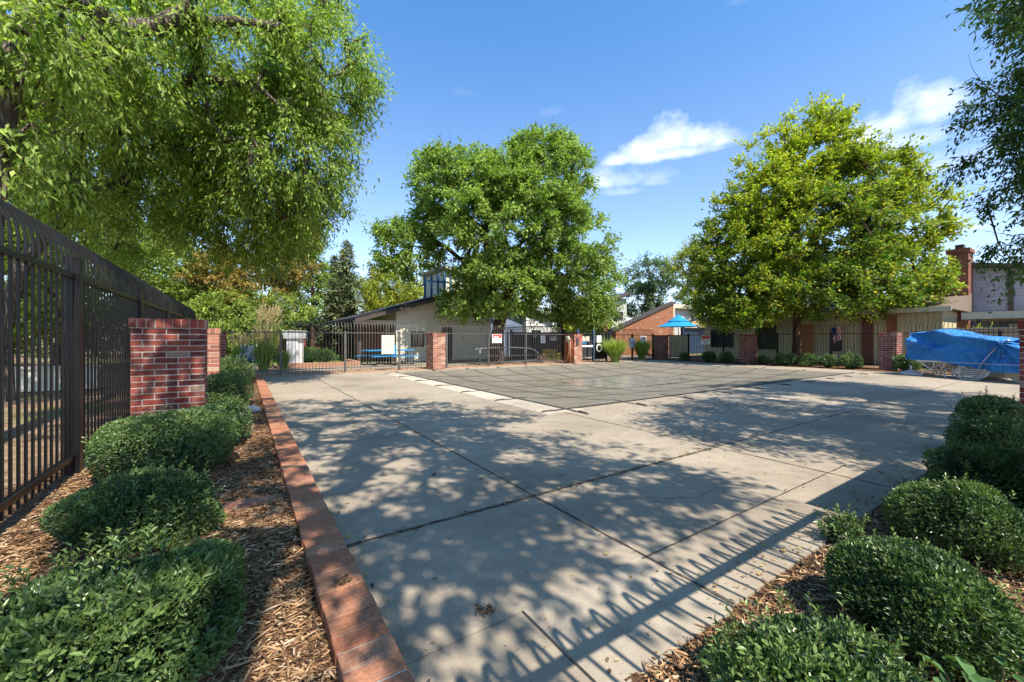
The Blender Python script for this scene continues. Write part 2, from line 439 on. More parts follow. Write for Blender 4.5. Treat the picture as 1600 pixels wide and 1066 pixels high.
# ground
def concrete(name, k=1.0, tint=(1, 1, 1)):
    t = NT(name); p = t.pos()
    n1 = t.noise(p, .55, 6, .6); n2 = t.noise(p, 6, 6, .7); n3 = t.noise(p, 160, 3, .6); n4 = t.noise(p, 1.9, 5, .65, dist=1.0)
    a = (.330 * k * tint[0], .272 * k * tint[1], .205 * k * tint[2])
    c = t.ramp(n1, [(.28, C3(a, .68)), (.5, a), (.72, C3(a, 1.18))])
    c = t.mix(.5, c, t.ramp(n2, [(.3, (.60, .59, .58)), (.62, (1.0, 1.0, 1.0))]), 'MULTIPLY')
    c = t.mix(t.math('MULTIPLY', t.ramp(n4, [(.58, (0, 0, 0)), (.70, (1, 1, 1))]), .42), c, C3(a, .50))   # water marks
    c = t.mix(t.math('MULTIPLY', t.ramp(t.noise(p, 1.1, 7, .7), [(.62, (0, 0, 0)), (.8, (1, 1, 1))]), .35), c, C3(a, 1.3))
    sp = t.voro(p, 46, 'F1', 'Distance'); spm = t.math('LESS_THAN', sp, .13)
    c = t.mix(t.math('MULTIPLY', t.math('MULTIPLY', spm, t.math('GREATER_THAN', n2, .52)), .55), c, (.07, .055, .04))
    c = t.mix(.35, c, t.ramp(n3, [(.3, (.55, .55, .55)), (.65, (1, 1, 1))]), 'MULTIPLY')
    t.pbr(c, .88, .2, 0, t.bump(t.math('ADD', n3, t.math('MULTIPLY', n2, .6)), .35, .006))
    return t.m
M['concrete'] = concrete('deck_concrete')
M['coping'] = concrete('pale_coping_concrete', 1.45, (1, 1.03, 1.07))
M['patch'] = concrete('patch_concrete', 1.13, (.98, 1, 1.02))
t = NT('deck_joint'); p = t.pos(); t.pbr(t.ramp(t.noise(p, 14, 4), [(.3, (.035, .03, .026)), (.7, (.12, .10, .08))]), .95, .1); M['joint'] = t.m
t = NT('faint_joint'); p = t.pos(); t.pbr(t.ramp(t.noise(p, 14, 4), [(.3, (.16, .14, .12)), (.7, (.28, .25, .21))]), .95, .1); M['joint_faint'] = t.m
t = NT('mulch_bed'); p = t.pos(); n = t.noise(p, 30, 6, .7); v = t.voro(t.map(p, (1, 1, .3)), 60, 'F1', 'Color')
c = t.ramp(n, [(.25, (.035, .02, .012)), (.5, (.15, .08, .045)), (.75, (.34, .21, .12))])
t.pbr(t.mix(.25, c, v, 'MULTIPLY'), .95, .1, 0, t.bump(n, 1.0, .03)); M['mulch'] = t.m
t = NT('mulch_chips'); r = t.attr('rnd'); n = t.noise(t.pos(), 90, 3)
c = t.ramp(r, [(0, (.05, .028, .018)), (.3, (.17, .088, .045)), (.6, (.33, .19, .095)), (.88, (.45, .29, .16)), (1, (.60, .48, .33))])
t.pbr(t.mix(.4, c, t.ramp(n, [(.3, (.4, .4, .4)), (.6, (1, 1, 1))]), 'MULTIPLY'), .9, .15); M['chips'] = t.m
t = NT('litter'); r = t.attr('rnd')
t.pbr(t.ramp(r, [(0, (.07, .04, .025)), (.4, (.22, .13, .06)), (.7, (.42, .30, .10)), (.85, (.30, .27, .08)), (1, (.40, .30, .2))]), .85, .2); M['litter'] = t.m
t = NT('leaf_strewn_ground'); p = t.pos(); n = t.noise(p, 5, 7, .7); n2 = t.noise(p, .25, 4); n3 = t.noise(p, 40, 4)
n2 = t.math('SUBTRACT', n2, .04)
brown = t.ramp(n, [(.3, (.07, .045, .03)), (.5, (.20, .13, .08)), (.72, (.36, .26, .17))])
green = t.ramp(n3, [(.3, (.04, .09, .015)), (.7, (.14, .24, .04))])
t.pbr(t.mix(t.ramp(n2, [(.47, (0, 0, 0)), (.55, (1, 1, 1))]), brown, green), .95, .1, 0, t.bump(n, .8, .05)); M['outer'] = t.m
t = NT('lawn'); p = t.pos(); n = t.noise(p, 18, 6, .7)
t.pbr(t.ramp(n, [(.3, (.05, .09, .015)), (.7, (.13, .20, .04))]), .95, .1, 0, t.bump(n, 1, .05)); M['lawn'] = t.m
t = NT('red_gravel'); p = t.pos(); v = t.voro(p, 24, 'F1', 'Color'); n = t.noise(p, 3, 4)
c = t.ramp(t.math('MULTIPLY', v, 1.0), [(.1, (.30, .15, .09)), (.5, (.46, .27, .17)), (.9, (.60, .45, .33))])
t.pbr(c, .95, .1, 0, t.bump(t.voro(p, 24), 1, .03)); M['gravel'] = t.m
# pool cover mesh cloth
t = NT('pool_cover_mesh'); p = t.pos(); n = t.noise(p, 1.2, 6, .6); n2 = t.noise(p, 220, 2)
c = t.ramp(n, [(.3, (.14, .12, .092)), (.7, (.20, .175, .135))])
c = t.mix(.4, c, t.ramp(n2, [(.35, (.55, .55, .55)), (.65, (1, 1, 1))]), 'MULTIPLY')
t.pbr(c, .7, .25, 0, t.bump(t.noise(p, 7, 4), .25, .03)); M['cover'] = t.m
t = NT('cover_strap'); t.pbr(t.ramp(t.noise(t.pos(), 12), [(.3, (.045, .042, .04)), (.7, (.08, .075, .07))]), .75, .2); M['strap'] = t.m
t = NT('puddle_water'); p = t.pos(); n = t.noise(p, 2.5, 5)
t.pbr(t.ramp(n, [(.35, (.15, .14, .115)), (.65, (.26, .245, .21))]), .22, .5, 0, t.bump(t.noise(p, 9, 3), .05, .01)); M['puddle'] = t.m
# tarp
t = NT('blue_tarp'); p = t.pos(); n = t.noise(p, 2.4, 4, .6, dist=.6); n2 = t.noise(t.map(p, (1.5, 4, 3)), 3.0, 5, .6, dist=1.2)
t.pbr(t.ramp(n, [(.3, (.010, .15, .52)), (.7, (.03, .29, .72))]), .27, .6, 0, t.bump(t.math('ABSOLUTE', t.math('SUBTRACT', n2, .5)), 1.0, .12)); M['tarp'] = t.m
t = NT('flagstone'); p = t.pos(); n = t.noise(p, 14, 6, .65)
t.pbr(t.ramp(n, [(.3, (.18, .075, .05)), (.7, (.40, .19, .13))]), .85, .25, 0, t.bump(n, .8, .02)); M['flag'] = t.m
M['rock'] = plain('grey_rock', (.36, .36, .36), .9, .1, 0, .3, 18, .6)
t = NT('flag_cloth'); p = t.tc(); s_ = t.n("ShaderNodeSeparateXYZ"); t.set(s_.inputs[0], p)
st = t.math('GREATER_THAN', t.math('FRACT', t.math('MULTIPLY', t.math('ADD', s_.outputs[1], t.math('MULTIPLY', s_.outputs[2], .25)), 11.0)), .5)
t.pbr(t.mix(st, (.70, .68, .66), (.52, .04, .05)), .8, .1); M['stripes'] = t.m
t = NT('canton_cloth'); p = t.tc(); v = t.voro(p, 16, 'F1', 'Distance', 0.0)
t.pbr(t.mix(t.math('LESS_THAN', v, .22), (.03, .05, .22), (.75, .75, .75)), .8, .1); M['canton'] = t.m

# ------------------------------------------------------------------ ground, deck, beds
def rect_sheet(mb, x0, x1, y0, y1, z, m=0):
    mb.add([(x0, y0, z), (x1, y0, z), (x1, y1, z), (x0, y1, z)], [(0, 1, 2, 3)], m)
DX0, DX1, DY0, DY1 = 0.50, 21.25, 1.04, 16.35
PX0, PX1, PY0, PY1 = 5.25, 18.7, 5.95, 14.9          # pool opening
CX0, CX1, CY0, CY1 = 4.95, 19.0, 5.65, 15.2          # cover outline

mb = MB()
Rg = 260
for (x0, x1, y0, y1) in ((-Rg, PX0, -Rg, Rg), (PX1, Rg, -Rg, Rg), (PX0, PX1, -Rg, PY0), (PX0, PX1, PY1, Rg)):
    rect_sheet(mb, x0, x1, y0, y1, -0.03)
tag(mb.build('ground', M['outer']), kind='structure')

mb = MB()
for (x0, x1, y0, y1) in ((DX0, PX0, 1.58, DY1), (PX1, DX1, DY0, DY1), (PX0, PX1, DY0, PY0), (PX0, PX1, PY1, DY1), (1.95, PX0, DY0, 1.58)):
    mb.box(x0, x1, y0, y1, -0.10, 0.0)
tag(mb.build('pool_deck', M['concrete']), kind='structure')
mb = MB(); mb.box(1.108, 1.948, DY0 - .02, 1.575, -.10, .007)
tag(mb.build('patched_slab', M['patch']), kind='structure')
mb = MB(); mb.box(DX0, 1.102, 0.2, 1.576, -.10, -.004); 
tag(mb.build('corner_slab', M['concrete']), kind='structure')

# pale coping slabs on the west side, with rough joints
rg = random.Random(4)
mb = MB(); y = 5.45
while y < 15.5:
    w = rg.uniform(1.25, 1.75)
    mb.box(4.36 + rg.uniform(-.03, .03), 5.24, y, min(y + w - .012, 15.6), -.02, .004 + rg.uniform(0, .002)); y += w
tag(mb.build('pool_coping', M['coping']), kind='structure')
mb = MB()
def rough_band(mb, x, y0, y1, w, z, seed, axis='y', n=80, jit=.25, m=0):
    r_ = random.Random(seed); vs = []
    for i in range(n + 1):
        t_ = y0 + (y1 - y0) * i / n; a = w * (1 + r_.uniform(-jit, jit)) / 2; b = w * (1 + r_.uniform(-jit, jit)) / 2
        if axis == 'y': vs += [(x - a, t_, z), (x + b, t_, z)]
        else: vs += [(t_, x + b, z), (t_, x - a, z)]
    mb.add(vs, [(2 * i, 2 * i + 1, 2 * i + 3, 2 * i + 2) for i in range(n)], m)
rough_band(mb, 9.62, 1.2, 5.62, .20, .004, 3, jit=.3)
tag(mb.build('pale_filled_joint', M['coping']), kind='structure')
# joints
mb = MB()
rough_band(mb, 2.0, DY0, 16.3, .016, .0045, 5, n=200, jit=.5)
rough_band(mb, 4.72, DY0, 5.5, .014, .0045, 6, n=80, jit=.5)
rough_band(mb, 2.68, DX0, 4.72, .030, .0045, 7, 'x', 90, .55)
rough_band(mb, 2.68, 4.72, DX1, .014, .0045, 8, 'x', 160, .5)
rough_band(mb, 14.0, DY0, 5.5, .012, .0045, 9, n=60, jit=.5)
rough_band(mb, 1.56, 1.95, 5.2, .012, .0045, 10, 'x', 60, .6)
mb.box(1.0905, 1.1095, 1.0, 1.57, -.05, -.0055)
tag(mb.build('deck_joints', M['joint']), kind='structure')
mb = MB()
rough_band(mb, 5.4, DX0, 4.3, .014, .0045, 11, 'x', 60, .6)
rough_band(mb, 8.2, DX0, 4.3, .012, .0045, 12, 'x', 60, .6)
rough_band(mb, 10.9, DX0, 4.3, .012, .0045, 13, 'x', 60, .6)
rough_band(mb, 13.6, DX0, 4.3, .012, .0045, 14, 'x', 60, .6)
rough_band(mb, 19.9, DY0, DY1, .012, .0045, 15, n=60, jit=.5)
rough_band(mb, 7.2, DY0, 5.5, .010, .0045, 16, n=60, jit=.5)
rough_band(mb, 11.8, DY0, 5.5, .010, .0045, 17, n=60, jit=.5)
rough_band(mb, 4.3, 5.0, 14, .010, .0045, 18, 'x', 60, .6)
tag(mb.build('hairline_joints', M['joint_faint']), kind='structure')
mb = MB()
for (pts, seed) in (([(0.7, 3.6), (1.1, 3.9), (1.6, 3.75), (1.97, 4.2)], 1), ([(2.05, 2.1), (2.6, 2.25), (3.1, 1.9), (3.9, 2.0)], 2), ([(2.2, 6.6), (3.1, 7.0), (3.9, 6.7), (4.3, 7.1)], 3), ([(1.3, 6.0), (1.6, 7.5), (1.4, 9.0)], 5)):
    r_ = random.Random(seed); P = []
    for a, b in zip(pts[:-1], pts[1:]):
        for k in range(9):
            f = k / 9; P.append((a[0] + (b[0] - a[0]) * f + r_.uniform(-.018, .018), a[1] + (b[1] - a[1]) * f + r_.uniform(-.018, .018)))
    vs = []
    for (x, y) in P:
        w = r_.uniform(.0015, .0045); vs += [(x - w, y - w, .0045), (x + w, y + w, .0045)]
    mb.add(vs, [(2 * i, 2 * i + 1, 2 * i + 3, 2 * i + 2) for i in range(len(P) - 1)])
tag(mb.build('hairline_cracks', M['joint_faint']), kind='structure')

# beds: gently heaped bark mulch
def bed(name, x0, x1, y0, y1, zbase, amp, seed, nx, ny, edge=None):
    rs = np.random.RandomState(seed)
    xs = np.linspace(x0, x1, nx); ys = np.linspace(y0, y1, ny)
    X, Y = np.meshgrid(xs, ys)
    Z = np.zeros_like(X)
    for k in range(14):
        a = rs.uniform(0, 6.28); f = rs.uniform(1.5, 9); ph = rs.uniform(0, 6.28)
        Z += np.sin((X * math.cos(a) + Y * math.sin(a)) * f + ph) / f
    Z = zbase + amp * Z / np.abs(Z).max() + rs.uniform(-1, 1, Z.shape) * .006
    V = np.stack([X.ravel(), Y.ravel(), Z.ravel()], 1)
    i = np.arange((ny - 1) * nx).reshape(ny - 1, nx)[:, :-1].ravel()
    Q = np.stack([i, i + 1, i + nx + 1, i + nx], 1)
    o = np_obj(name, V, Q, M['mulch'], smooth=True); tag(o, kind='structure')
    return lambda x, y: np.interp(0, [0], [0]) + _bil(xs, ys, Z, x, y)
def _bil(xs, ys, Z, x, y):
    u = np.clip((x - xs[0]) / (xs[-1] - xs[0]) * (len(xs) - 1), 0, len(xs) - 1.001); v = np.clip((y - ys[0]) / (ys[-1] - ys[0]) * (len(ys) - 1), 0, len(ys) - 1.001)
    i = u.astype(int); j = v.astype(int); fu = u - i; fv = v - j
    return (Z[j, i] * (1 - fu) + Z[j, i + 1] * fu) * (1 - fv) + (Z[j + 1, i] * (1 - fu) + Z[j + 1, i + 1] * fu) * fv
h_west = bed('planting_bed', -1.6, .285, .3, 16.6, .055, .03, 1, 60, 500)
h_south = bed('planting_bed.001', 1.2, 21, -1.2, 1.038, -.005, .03, 2, 600, 80)
h_east = bed('planting_bed.002', 21.27, 23.6, -1.2, 17.2, .02, .03, 3, 60, 400)

# ------------------------------------------------------------------ leaf and chip meshes
def norm(a): return a / np.maximum(np.linalg.norm(a, axis=1, keepdims=True), 1e-9)
def leaf_arrays(P, D, U, L, W, fold=.12, n6=False):
    """one leaf per row: base P, direction D, face normal about U; 4-vertex or 6-vertex (two-quad) leaves"""
    D = norm(D); S = norm(np.cross(D, U)); Nn = np.cross(S, D); L = L[:, None]; W = W[:, None]; N = len(P)
    if not n6:
        V = np.stack([P, P + D * L * .45 + S * W * .5 + Nn * W * fold, P + D * L, P + D * L * .45 - S * W * .5 + Nn * W * fold], 1)
        Q = np.arange(N * 4).reshape(N, 4); return V.reshape(-1, 3), Q, 4
    dr = Nn * L * -.10
    V = np.stack([P, P + D * L * .30 + S * W * .46 + Nn * W * fold, P + D * L * .70 + S * W * .38 + Nn * W * fold + dr * .4, P + D * L + dr,
                  P + D * L * .70 - S * W * .38 + Nn * W * fold + dr * .4, P + D * L * .30 - S * W * .46 + Nn * W * fold], 1)
    b = np.arange(N)[:, None] * 6
    Q = np.concatenate([b + np.array([0, 1, 2, 3]), b + np.array([0, 3, 4, 5])], 0)
    return V.reshape(-1, 3), Q, 6

def chips(name, hf, x0, x1, ylist, seed, sz=.040):
    rs = np.random.RandomState(seed); Ps = []
    for (a0, a1, b0, b1, n) in ylist:
        Ps.append(np.stack([rs.uniform(a0, a1, n), rs.uniform(b0, b1, n)], 1))
    XY = np.concatenate(Ps); n = len(XY)
    z = hf(XY[:, 0], XY[:, 1]) + rs.uniform(0.001, .018, n)
    P = np.column_stack([XY, z]); a = rs.uniform(0, 6.283, n)
    D = np.stack([np.cos(a), np.sin(a), rs.normal(0, .16, n)], 1)
    U = np.stack([rs.normal(0, .35, n), rs.normal(0, .35, n), np.ones(n)], 1)
    L = sz * rs.lognormal(0, .5, n).clip(.3, 2.2); W = (L * rs.uniform(.08, .30, n)).clip(.0025, .011)
    V, Q, k = leaf_arrays(P, D, U, L, W, .05, True)
    o = np_obj(name, V, Q, M['chips'], attrs={'rnd': np.repeat(rs.rand(n), k)})
    tag(o, kind='stuff'); return o
o = chips('bark_mulch', h_west, 0, 0, [(-1.4, .27, 1.0, 4.0, 60000), (-1.3, .27, 4.0, 8.0, 26000), (-1.3, .27, 8, 16.2, 12000)], 11)
tag(o, 'shredded brown bark mulch over the bed along the brick kerb', 'mulch')
o = chips('bark_mulch', h_south, 0, 0, [(1.25, 4.0, .05, 1.0, 38000), (4.0, 9.5, .0, 1.0, 20000), (9.5, 20, 0, 1.0, 4000)], 12)
tag(o, 'shredded brown bark mulch under the right hand row of shrubs', 'mulch')
# debris blown on the deck
rs = np.random.RandomState(21)
XY = np.concatenate([np.stack([rs.uniform(.55, 9, 1900), 1.05 + 9 * rs.rand(1900) ** 1.5], 1),
                     np.stack([rs.normal(1.9, .55, 200), rs.normal(9.8, .35, 200)], 1),
                     np.stack([rs.uniform(.52, 4.7, 420), rs.normal(2.68, .025, 420)], 1),
                     np.stack([rs.normal(2.0, .02, 160), rs.uniform(1.2, 14, 160)], 1),
                     np.stack([rs.uniform(1.9, 9, 700), 1.06 + np.abs(rs.normal(0, .12, 700))], 1),
                     np.stack([.51 + np.abs(rs.normal(0, .05, 300)), rs.uniform(1.2, 15, 300)], 1),
                     np.stack([rs.uniform(.55, 21, 500), rs.uniform(15.7, 16.6, 500)], 1)])
n = len(XY); P = np.column_stack([XY, rs.uniform(.0062, .012, n)]); a = rs.uniform(0, 6.28, n)
D = np.stack([np.cos(a), np.sin(a), rs.uniform(-.02, .25, n)], 1); U = np.stack([rs.normal(0, .3, n), rs.normal(0, .3, n), np.ones(n)], 1)
L = .015 * rs.lognormal(0, .55, n).clip(.35, 3.2); V, Q, k = leaf_arrays(P, D, U, L, L * rs.uniform(.2, .65, n), .2, True)
tag(np_obj('leaf_litter', V, Q, M['litter'], attrs={'rnd': np.repeat(rs.rand(n), k)}), 'scattered dry leaf bits lying on the concrete pool deck', 'leaf litter', kind='stuff')
rs = np.random.RandomState(22); n = 9000
XY = np.concatenate([np.stack([rs.uniform(-1.6, 22, n), rs.uniform(16.3, 18.2, n)], 1)]); P = np.column_stack([XY, np.full(n, -.0) + rs.uniform(.0, .03, n)])
a = rs.uniform(0, 6.28, n); D = np.stack([np.cos(a), np.sin(a), rs.uniform(-.1, .3, n)], 1); U = np.stack([rs.normal(0, .4, n), rs.normal(0, .4, n), np.ones(n)], 1)
L = rs.uniform(.03, .07, n); V, Q, k = leaf_arrays(P, D, U, L, L * .4, .2)
tag(np_obj('bark_mulch', V, Q, M['chips'], attrs={'rnd': np.repeat(rs.rand(n), k)}), 'strip of bark and stones along the foot of the far fence', 'mulch', kind='stuff')

# brick kerb: rowlock bricks, each laid on its own
def bricks_mesh(name, bl, mat, mortar_boxes, parent=None, bev=.004):
    """bl: list of (x0,x1,y0,y1,z0,z1,rnd)"""
    V = []; Q = []; R = []; MI = []
    for (x0, x1, y0, y1, z0, z1, r) in bl:
        b = len(V)
        for z, e in ((z0, 0), (z1 - bev, 0), (z1, bev)):
            V += [(x0 + e, y0 + e, z), (x1 - e, y0 + e, z), (x1 - e, y1 - e, z), (x0 + e, y1 - e, z)]
        for l in (0, 4):
            for k in range(4):
                Q.append((b + l + k, b + l + (k + 1) % 4, b + l + 4 + (k + 1) % 4, b + l + 4 + k)); MI.append(0)
        Q.append((b + 8, b + 9, b + 10, b + 11)); MI.append(0); Q.append((b + 3, b + 2, b + 1, b)); MI.append(0)
        R += [r] * 12
    for (x0, x1, y0, y1, z0, z1) in mortar_boxes:
        b = len(V)
        V += [(x, y, z) for z in (z0, z1) for (x, y) in ((x0, y0), (x1, y0), (x1, y1), (x0, y1))]; R += [0] * 8
        for f in [(0, 3, 2, 1), (4, 5, 6, 7), (0, 1, 5, 4), (1, 2, 6, 5), (2, 3, 7, 6), (3, 0, 4, 7)]:
            Q.append(tuple(b + i for i in f)); MI.append(1)
    return np_obj(name, V, Q, [mat, M['mortar']], parent, attrs={'rnd': R}, midx=MI)
rg = random.Random(8); bl = []; y = 0.5
while y < 16.55:
    dz = rg.uniform(-.003, .003); dx = rg.uniform(-.004, .004)
    bl.append((.288 + dx, .492 + dx, y, y + .0925, -.06, .12 + dz, rg.random())); y += .1025
tag(bricks_mesh('kerb', bl, M['brick_curb'], [(.293, .487, .5, 16.55, -.08, .113)]), kind='structure')

# ------------------------------------------------------------------ brick pillars
def pillar_parts(root, wx, wy, h, seed, mat='brick_laid'):
    """centred on the root, wx by wy"""
    r = random.Random(seed); bl = []; ch = .0815; jt = .0125; capn = .125
    zt = h - capn; nc = int(round(zt / ch)); ch = zt / nc; x0, x1, y0, y1 = -wx / 2, wx / 2, -wy / 2, wy / 2; d = .10
    for c in range(nc):
        z0 = c * ch; z1 = z0 + ch - jt; odd = c % 2
        # runs along x on both faces, runs along y between them
        for (yy0, yy1) in ((y0, y0 + d), (y1 - d, y1)):
            x = x0 + (0 if odd else 0); first = .125 if odd else .25
            w = first
            while x < x1 - .01:
                e = min(x + w, x1)
                if x1 - e < .05: e = x1
                bl.append((x, e - (jt if e < x1 else 0), yy0 + r.uniform(-.0015, .0015), yy1, z0, z1, r.random())); x = e; w = .25
        for (xx0, xx1) in ((x0, x0 + d), (x1 - d, x1)):
            y = y0 + d + jt; w = .22 if odd else .11
            while y < y1 - d - jt - .002:
                e = min(y + w, y1 - d - jt)
                if (y1 - d - jt) - e < .05: e = y1 - d - jt
                bl.append((xx0 + r.uniform(-.0015, .0015), xx1, y, e - (jt if e < y1 - d - jt else 0), z0, z1, r.random())); y = e; w = .25
    # cap: soldiers standing proud
    p = .018; cz0, cz1 = h - capn + .004, h
    n = max(3, int(round((wx + 2 * p) / .092))); s = (wx + 2 * p) / n
    cap = []
    for k in range(n):
        a = x0 - p + k * s
        cap.append((a, a + s - .009, y0 - p, y0 - p + .21, cz0, cz1 + r.uniform(-.002, .002), r.random()))
        cap.append((a, a + s - .009, y1 + p - .21, y1 + p, cz0, cz1 + r.uniform(-.002, .002), r.random()))
    m = y0 - p + .219; mm = y1 + p - .219; n = max(1, int(round((mm - m) / .092))); s = (mm - m) / n
    for k in range(n):
        a = m + k * s
        for (c0, c1) in ((x0 - p, x0 - p + .21), (x0 - p + .219, x1 + p - .219), (x1 + p - .21, x1 + p)):
            if c1 > c0: cap.append((c0, c1, a, a + s - .009, cz0, cz1 + r.uniform(-.002, .002), r.random()))
    bricks_mesh('shaft', bl, M[mat], [(x0 + .003, x1 - .003, y0 + .003, y1 - .003, -.05, h - capn)], root)
    bricks_mesh('cap', cap, M[mat], [(x0 - p + .006, x1 + p - .006, y0 - p + .006, y1 + p - .006, h - capn - .006, h - .006)], root)
GP = 'brick pillars of the pool fence'
def pillar(x, y, wx, wy, h, seed, label, mat='brick_laid'):
    e = empty('brick_pillar', (x, y, 0)); tag(e, label, 'pillar', GP); pillar_parts(e, wx, wy, h, seed, mat); return e
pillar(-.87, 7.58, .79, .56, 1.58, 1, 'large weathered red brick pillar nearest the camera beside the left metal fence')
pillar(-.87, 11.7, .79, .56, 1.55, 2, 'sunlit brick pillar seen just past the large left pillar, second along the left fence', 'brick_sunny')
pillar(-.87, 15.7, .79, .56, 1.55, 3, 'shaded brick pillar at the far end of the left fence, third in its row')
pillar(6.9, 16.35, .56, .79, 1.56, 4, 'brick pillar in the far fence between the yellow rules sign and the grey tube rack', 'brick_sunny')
pil_hose = pillar(14.85, 16.35, .56, .79, 1.56, 5, 'brick pillar coloured as sunlit beside the entry gate with terracotta hoses hung on it', 'brick_sunny')
pillar(22.75, 16.6, .79, .56, 1.56, 6, 'dark shaded brick pillar at the far corner next to the ornamental grasses')
pillar(22.75, 11.1, .79, .56, 1.56, 7, 'brick pillar in the right fence under the big yellow green maple')
pillar(22.6, 5.3, .79, .56, 1.56, 8, 'brick pillar in the right fence between maple shrubs and the blue tarp')
pillar(9.35, .48, .62, .58, 1.56, 9, 'brick pillar cut by the right edge of the photo')
# unseen brick wall added right of the view to throw the square deck shadow
e = empty('brick_wall', (4.72, -.02, 0)); tag(e, 'unseen brick wall section added beside the right hand fence to throw a square shadow', 'wall'); pillar_parts(e, 1.9, .50, 1.56, 10)

# ------------------------------------------------------------------ fences with hooped pickets
def fence(name, a, b, out, zb, rail, hook_r, vert_top, posts, post_h, label, group, mat='iron', pr=.0125, post_w=.05, low=.14, rw=.02, gap=.115, rails=None, low_post=0.0):
    """a,b: ends (x,y); out: unit vector the hoops lean to"""
    root = empty(name, (a[0], a[1], 0)); tag(root, label, 'fence', group)
    d = Vector((b[0] - a[0], b[1] - a[1], 0)); Ln = d.length; d.normalize(); o = Vector((out[0], out[1], 0))
    mb = MB(); n = int(Ln / gap)
    for k in range(1, n):
        base = d * (k * gap)
        pts = [base + Vector((0, 0, zb + .03)), base + Vector((0, 0, vert_top))]
        for j in range(1, 8):
            an = j / 7 * math.radians(100 if hook_r > .1 else 165)
            pts.append(base + Vector((0, 0, vert_top)) + o * (hook_r * (1 - math.cos(an))) + Vector((0, 0, hook_r * math.sin(an))))
        mb.tube(pts, pr * 1.3, 4, 0, False)
    mb.build('picket_panel', M[mat], root)
    for z, w in (rails or ((rail, rw), (zb + low, rw))):
        m2 = MB(); c = d * Ln; q = Vector((-d.y, d.x, 0)) * w
        vs = []
        for zz in (z - w, z + w):
            vs += [tuple(Vector((0, 0, zz)) - q), tuple(c + Vector((0, 0, zz)) - q), tuple(c + Vector((0, 0, zz)) + q), tuple(Vector((0, 0, zz)) + q)]
        m2.add(vs, [(0, 3, 2, 1), (4, 5, 6, 7), (0, 1, 5, 4), (1, 2, 6, 5), (2, 3, 7, 6), (3, 0, 4, 7)])
        m2.build('rail', M[mat], root)
    for s in posts:
        m2 = MB(); p = d * s; w = post_w
        m2.box(p.x - w, p.x + w, p.y - w, p.y + w, -.05, post_h, 0)
        m2.box(p.x - w - .004, p.x + w + .004, p.y - w - .004, p.y + w + .004, post_h + .0005, post_h + .014, 0)
        m2.build('post', M[mat], root)
    return root
GF = 'black metal fence runs around the pool'
f1 = fence('metal_fence', (-1.30, .3), (-1.30, 16.7), (-1, 0), .10, 1.87, .33, 2.02, [2.4, 5.0, 7.7, 10.3, 12.9, 15.6], 2.03, 'tall black metal fence with hooped picket tops along the left bed', GF, 'iron', .0087, .05, .13, .022)
f2 = fence('metal_fence', (-1.30, 16.78), (6.6, 16.78), (0, 1), .02, 1.55, .26, 1.72, [2.4, 4.6, 6.75], 1.60, 'grey metal fence carrying the cream rules sign, left of the first far pillar', GF, 'iron_pale', .0075, .038, .16, .017)
f3 = fence('metal_fence', (7.2, 16.78), (14.55, 16.78), (0, 1), .02, 1.55, .26, 1.72, [.4, 2.6, 4.8], 1.60, 'grey metal fence behind the tube rack carrying the red and white sign', GF, 'iron_pale', .0075, .038, .16, .017)
f4 = fence('metal_fence', (16.95, 16.78), (22.4, 16.78), (0, 1), .02, 1.55, .26, 1.66, [.9, 3.2, 5.2], 1.62, 'black metal fence behind the fountain grasses, right of the entry gate', GF, 'iron', .0075, .038, .16, .017)
f5 = fence('metal_fence', (23.0, 11.4), (23.0, 16.35), (1, 0), .03, 1.55, .26, 1.72, [1.2, 3.4], 1.62, 'black metal fence from the shaded corner pillar to the pillar under the maple', GF, 'iron', .0075, .038, .16, .017)
f6 = fence('metal_fence', (23.0, 5.6), (23.0, 10.8), (1, 0), .03, 1.55, .26, 1.72, [1.9, 4.2], 1.62, 'black metal fence behind the round shrubs under the maple', GF, 'iron', .0075, .038, .16, .017)
f7 = fence('metal_fence', (23.0, -2.5), (23.0, 5.0), (1, 0), .03, 1.55, .26, 1.72, [2.6, 4.9, 7.1], 1.62, 'black metal fence rising behind the blue tarp', GF, 'iron', .0075, .038, .16, .017)
f8 = fence('metal_fence', (-1.3, -.12), (3.7, -.12), (-.34, -.94), .05, 1.87, .065, 2.07, [1.2], 2.03, 'black metal fence beside the camera, seen by its shadow on the deck', GF, 'iron', .0105, .05, .13, .021)  # hook lean and curl shaped to give curled shadows on the deck
# a further fence leaving the gate northward
f9 = fence('metal_fence', (15.3, 17.6), (15.3, 24.0), (-1, 0), .02, 1.7, .30, 1.80, [.1, 3, 6], 1.8, 'dark hooped fence running away behind the entry gate', GF, 'iron', .010, .04, .16, .017)

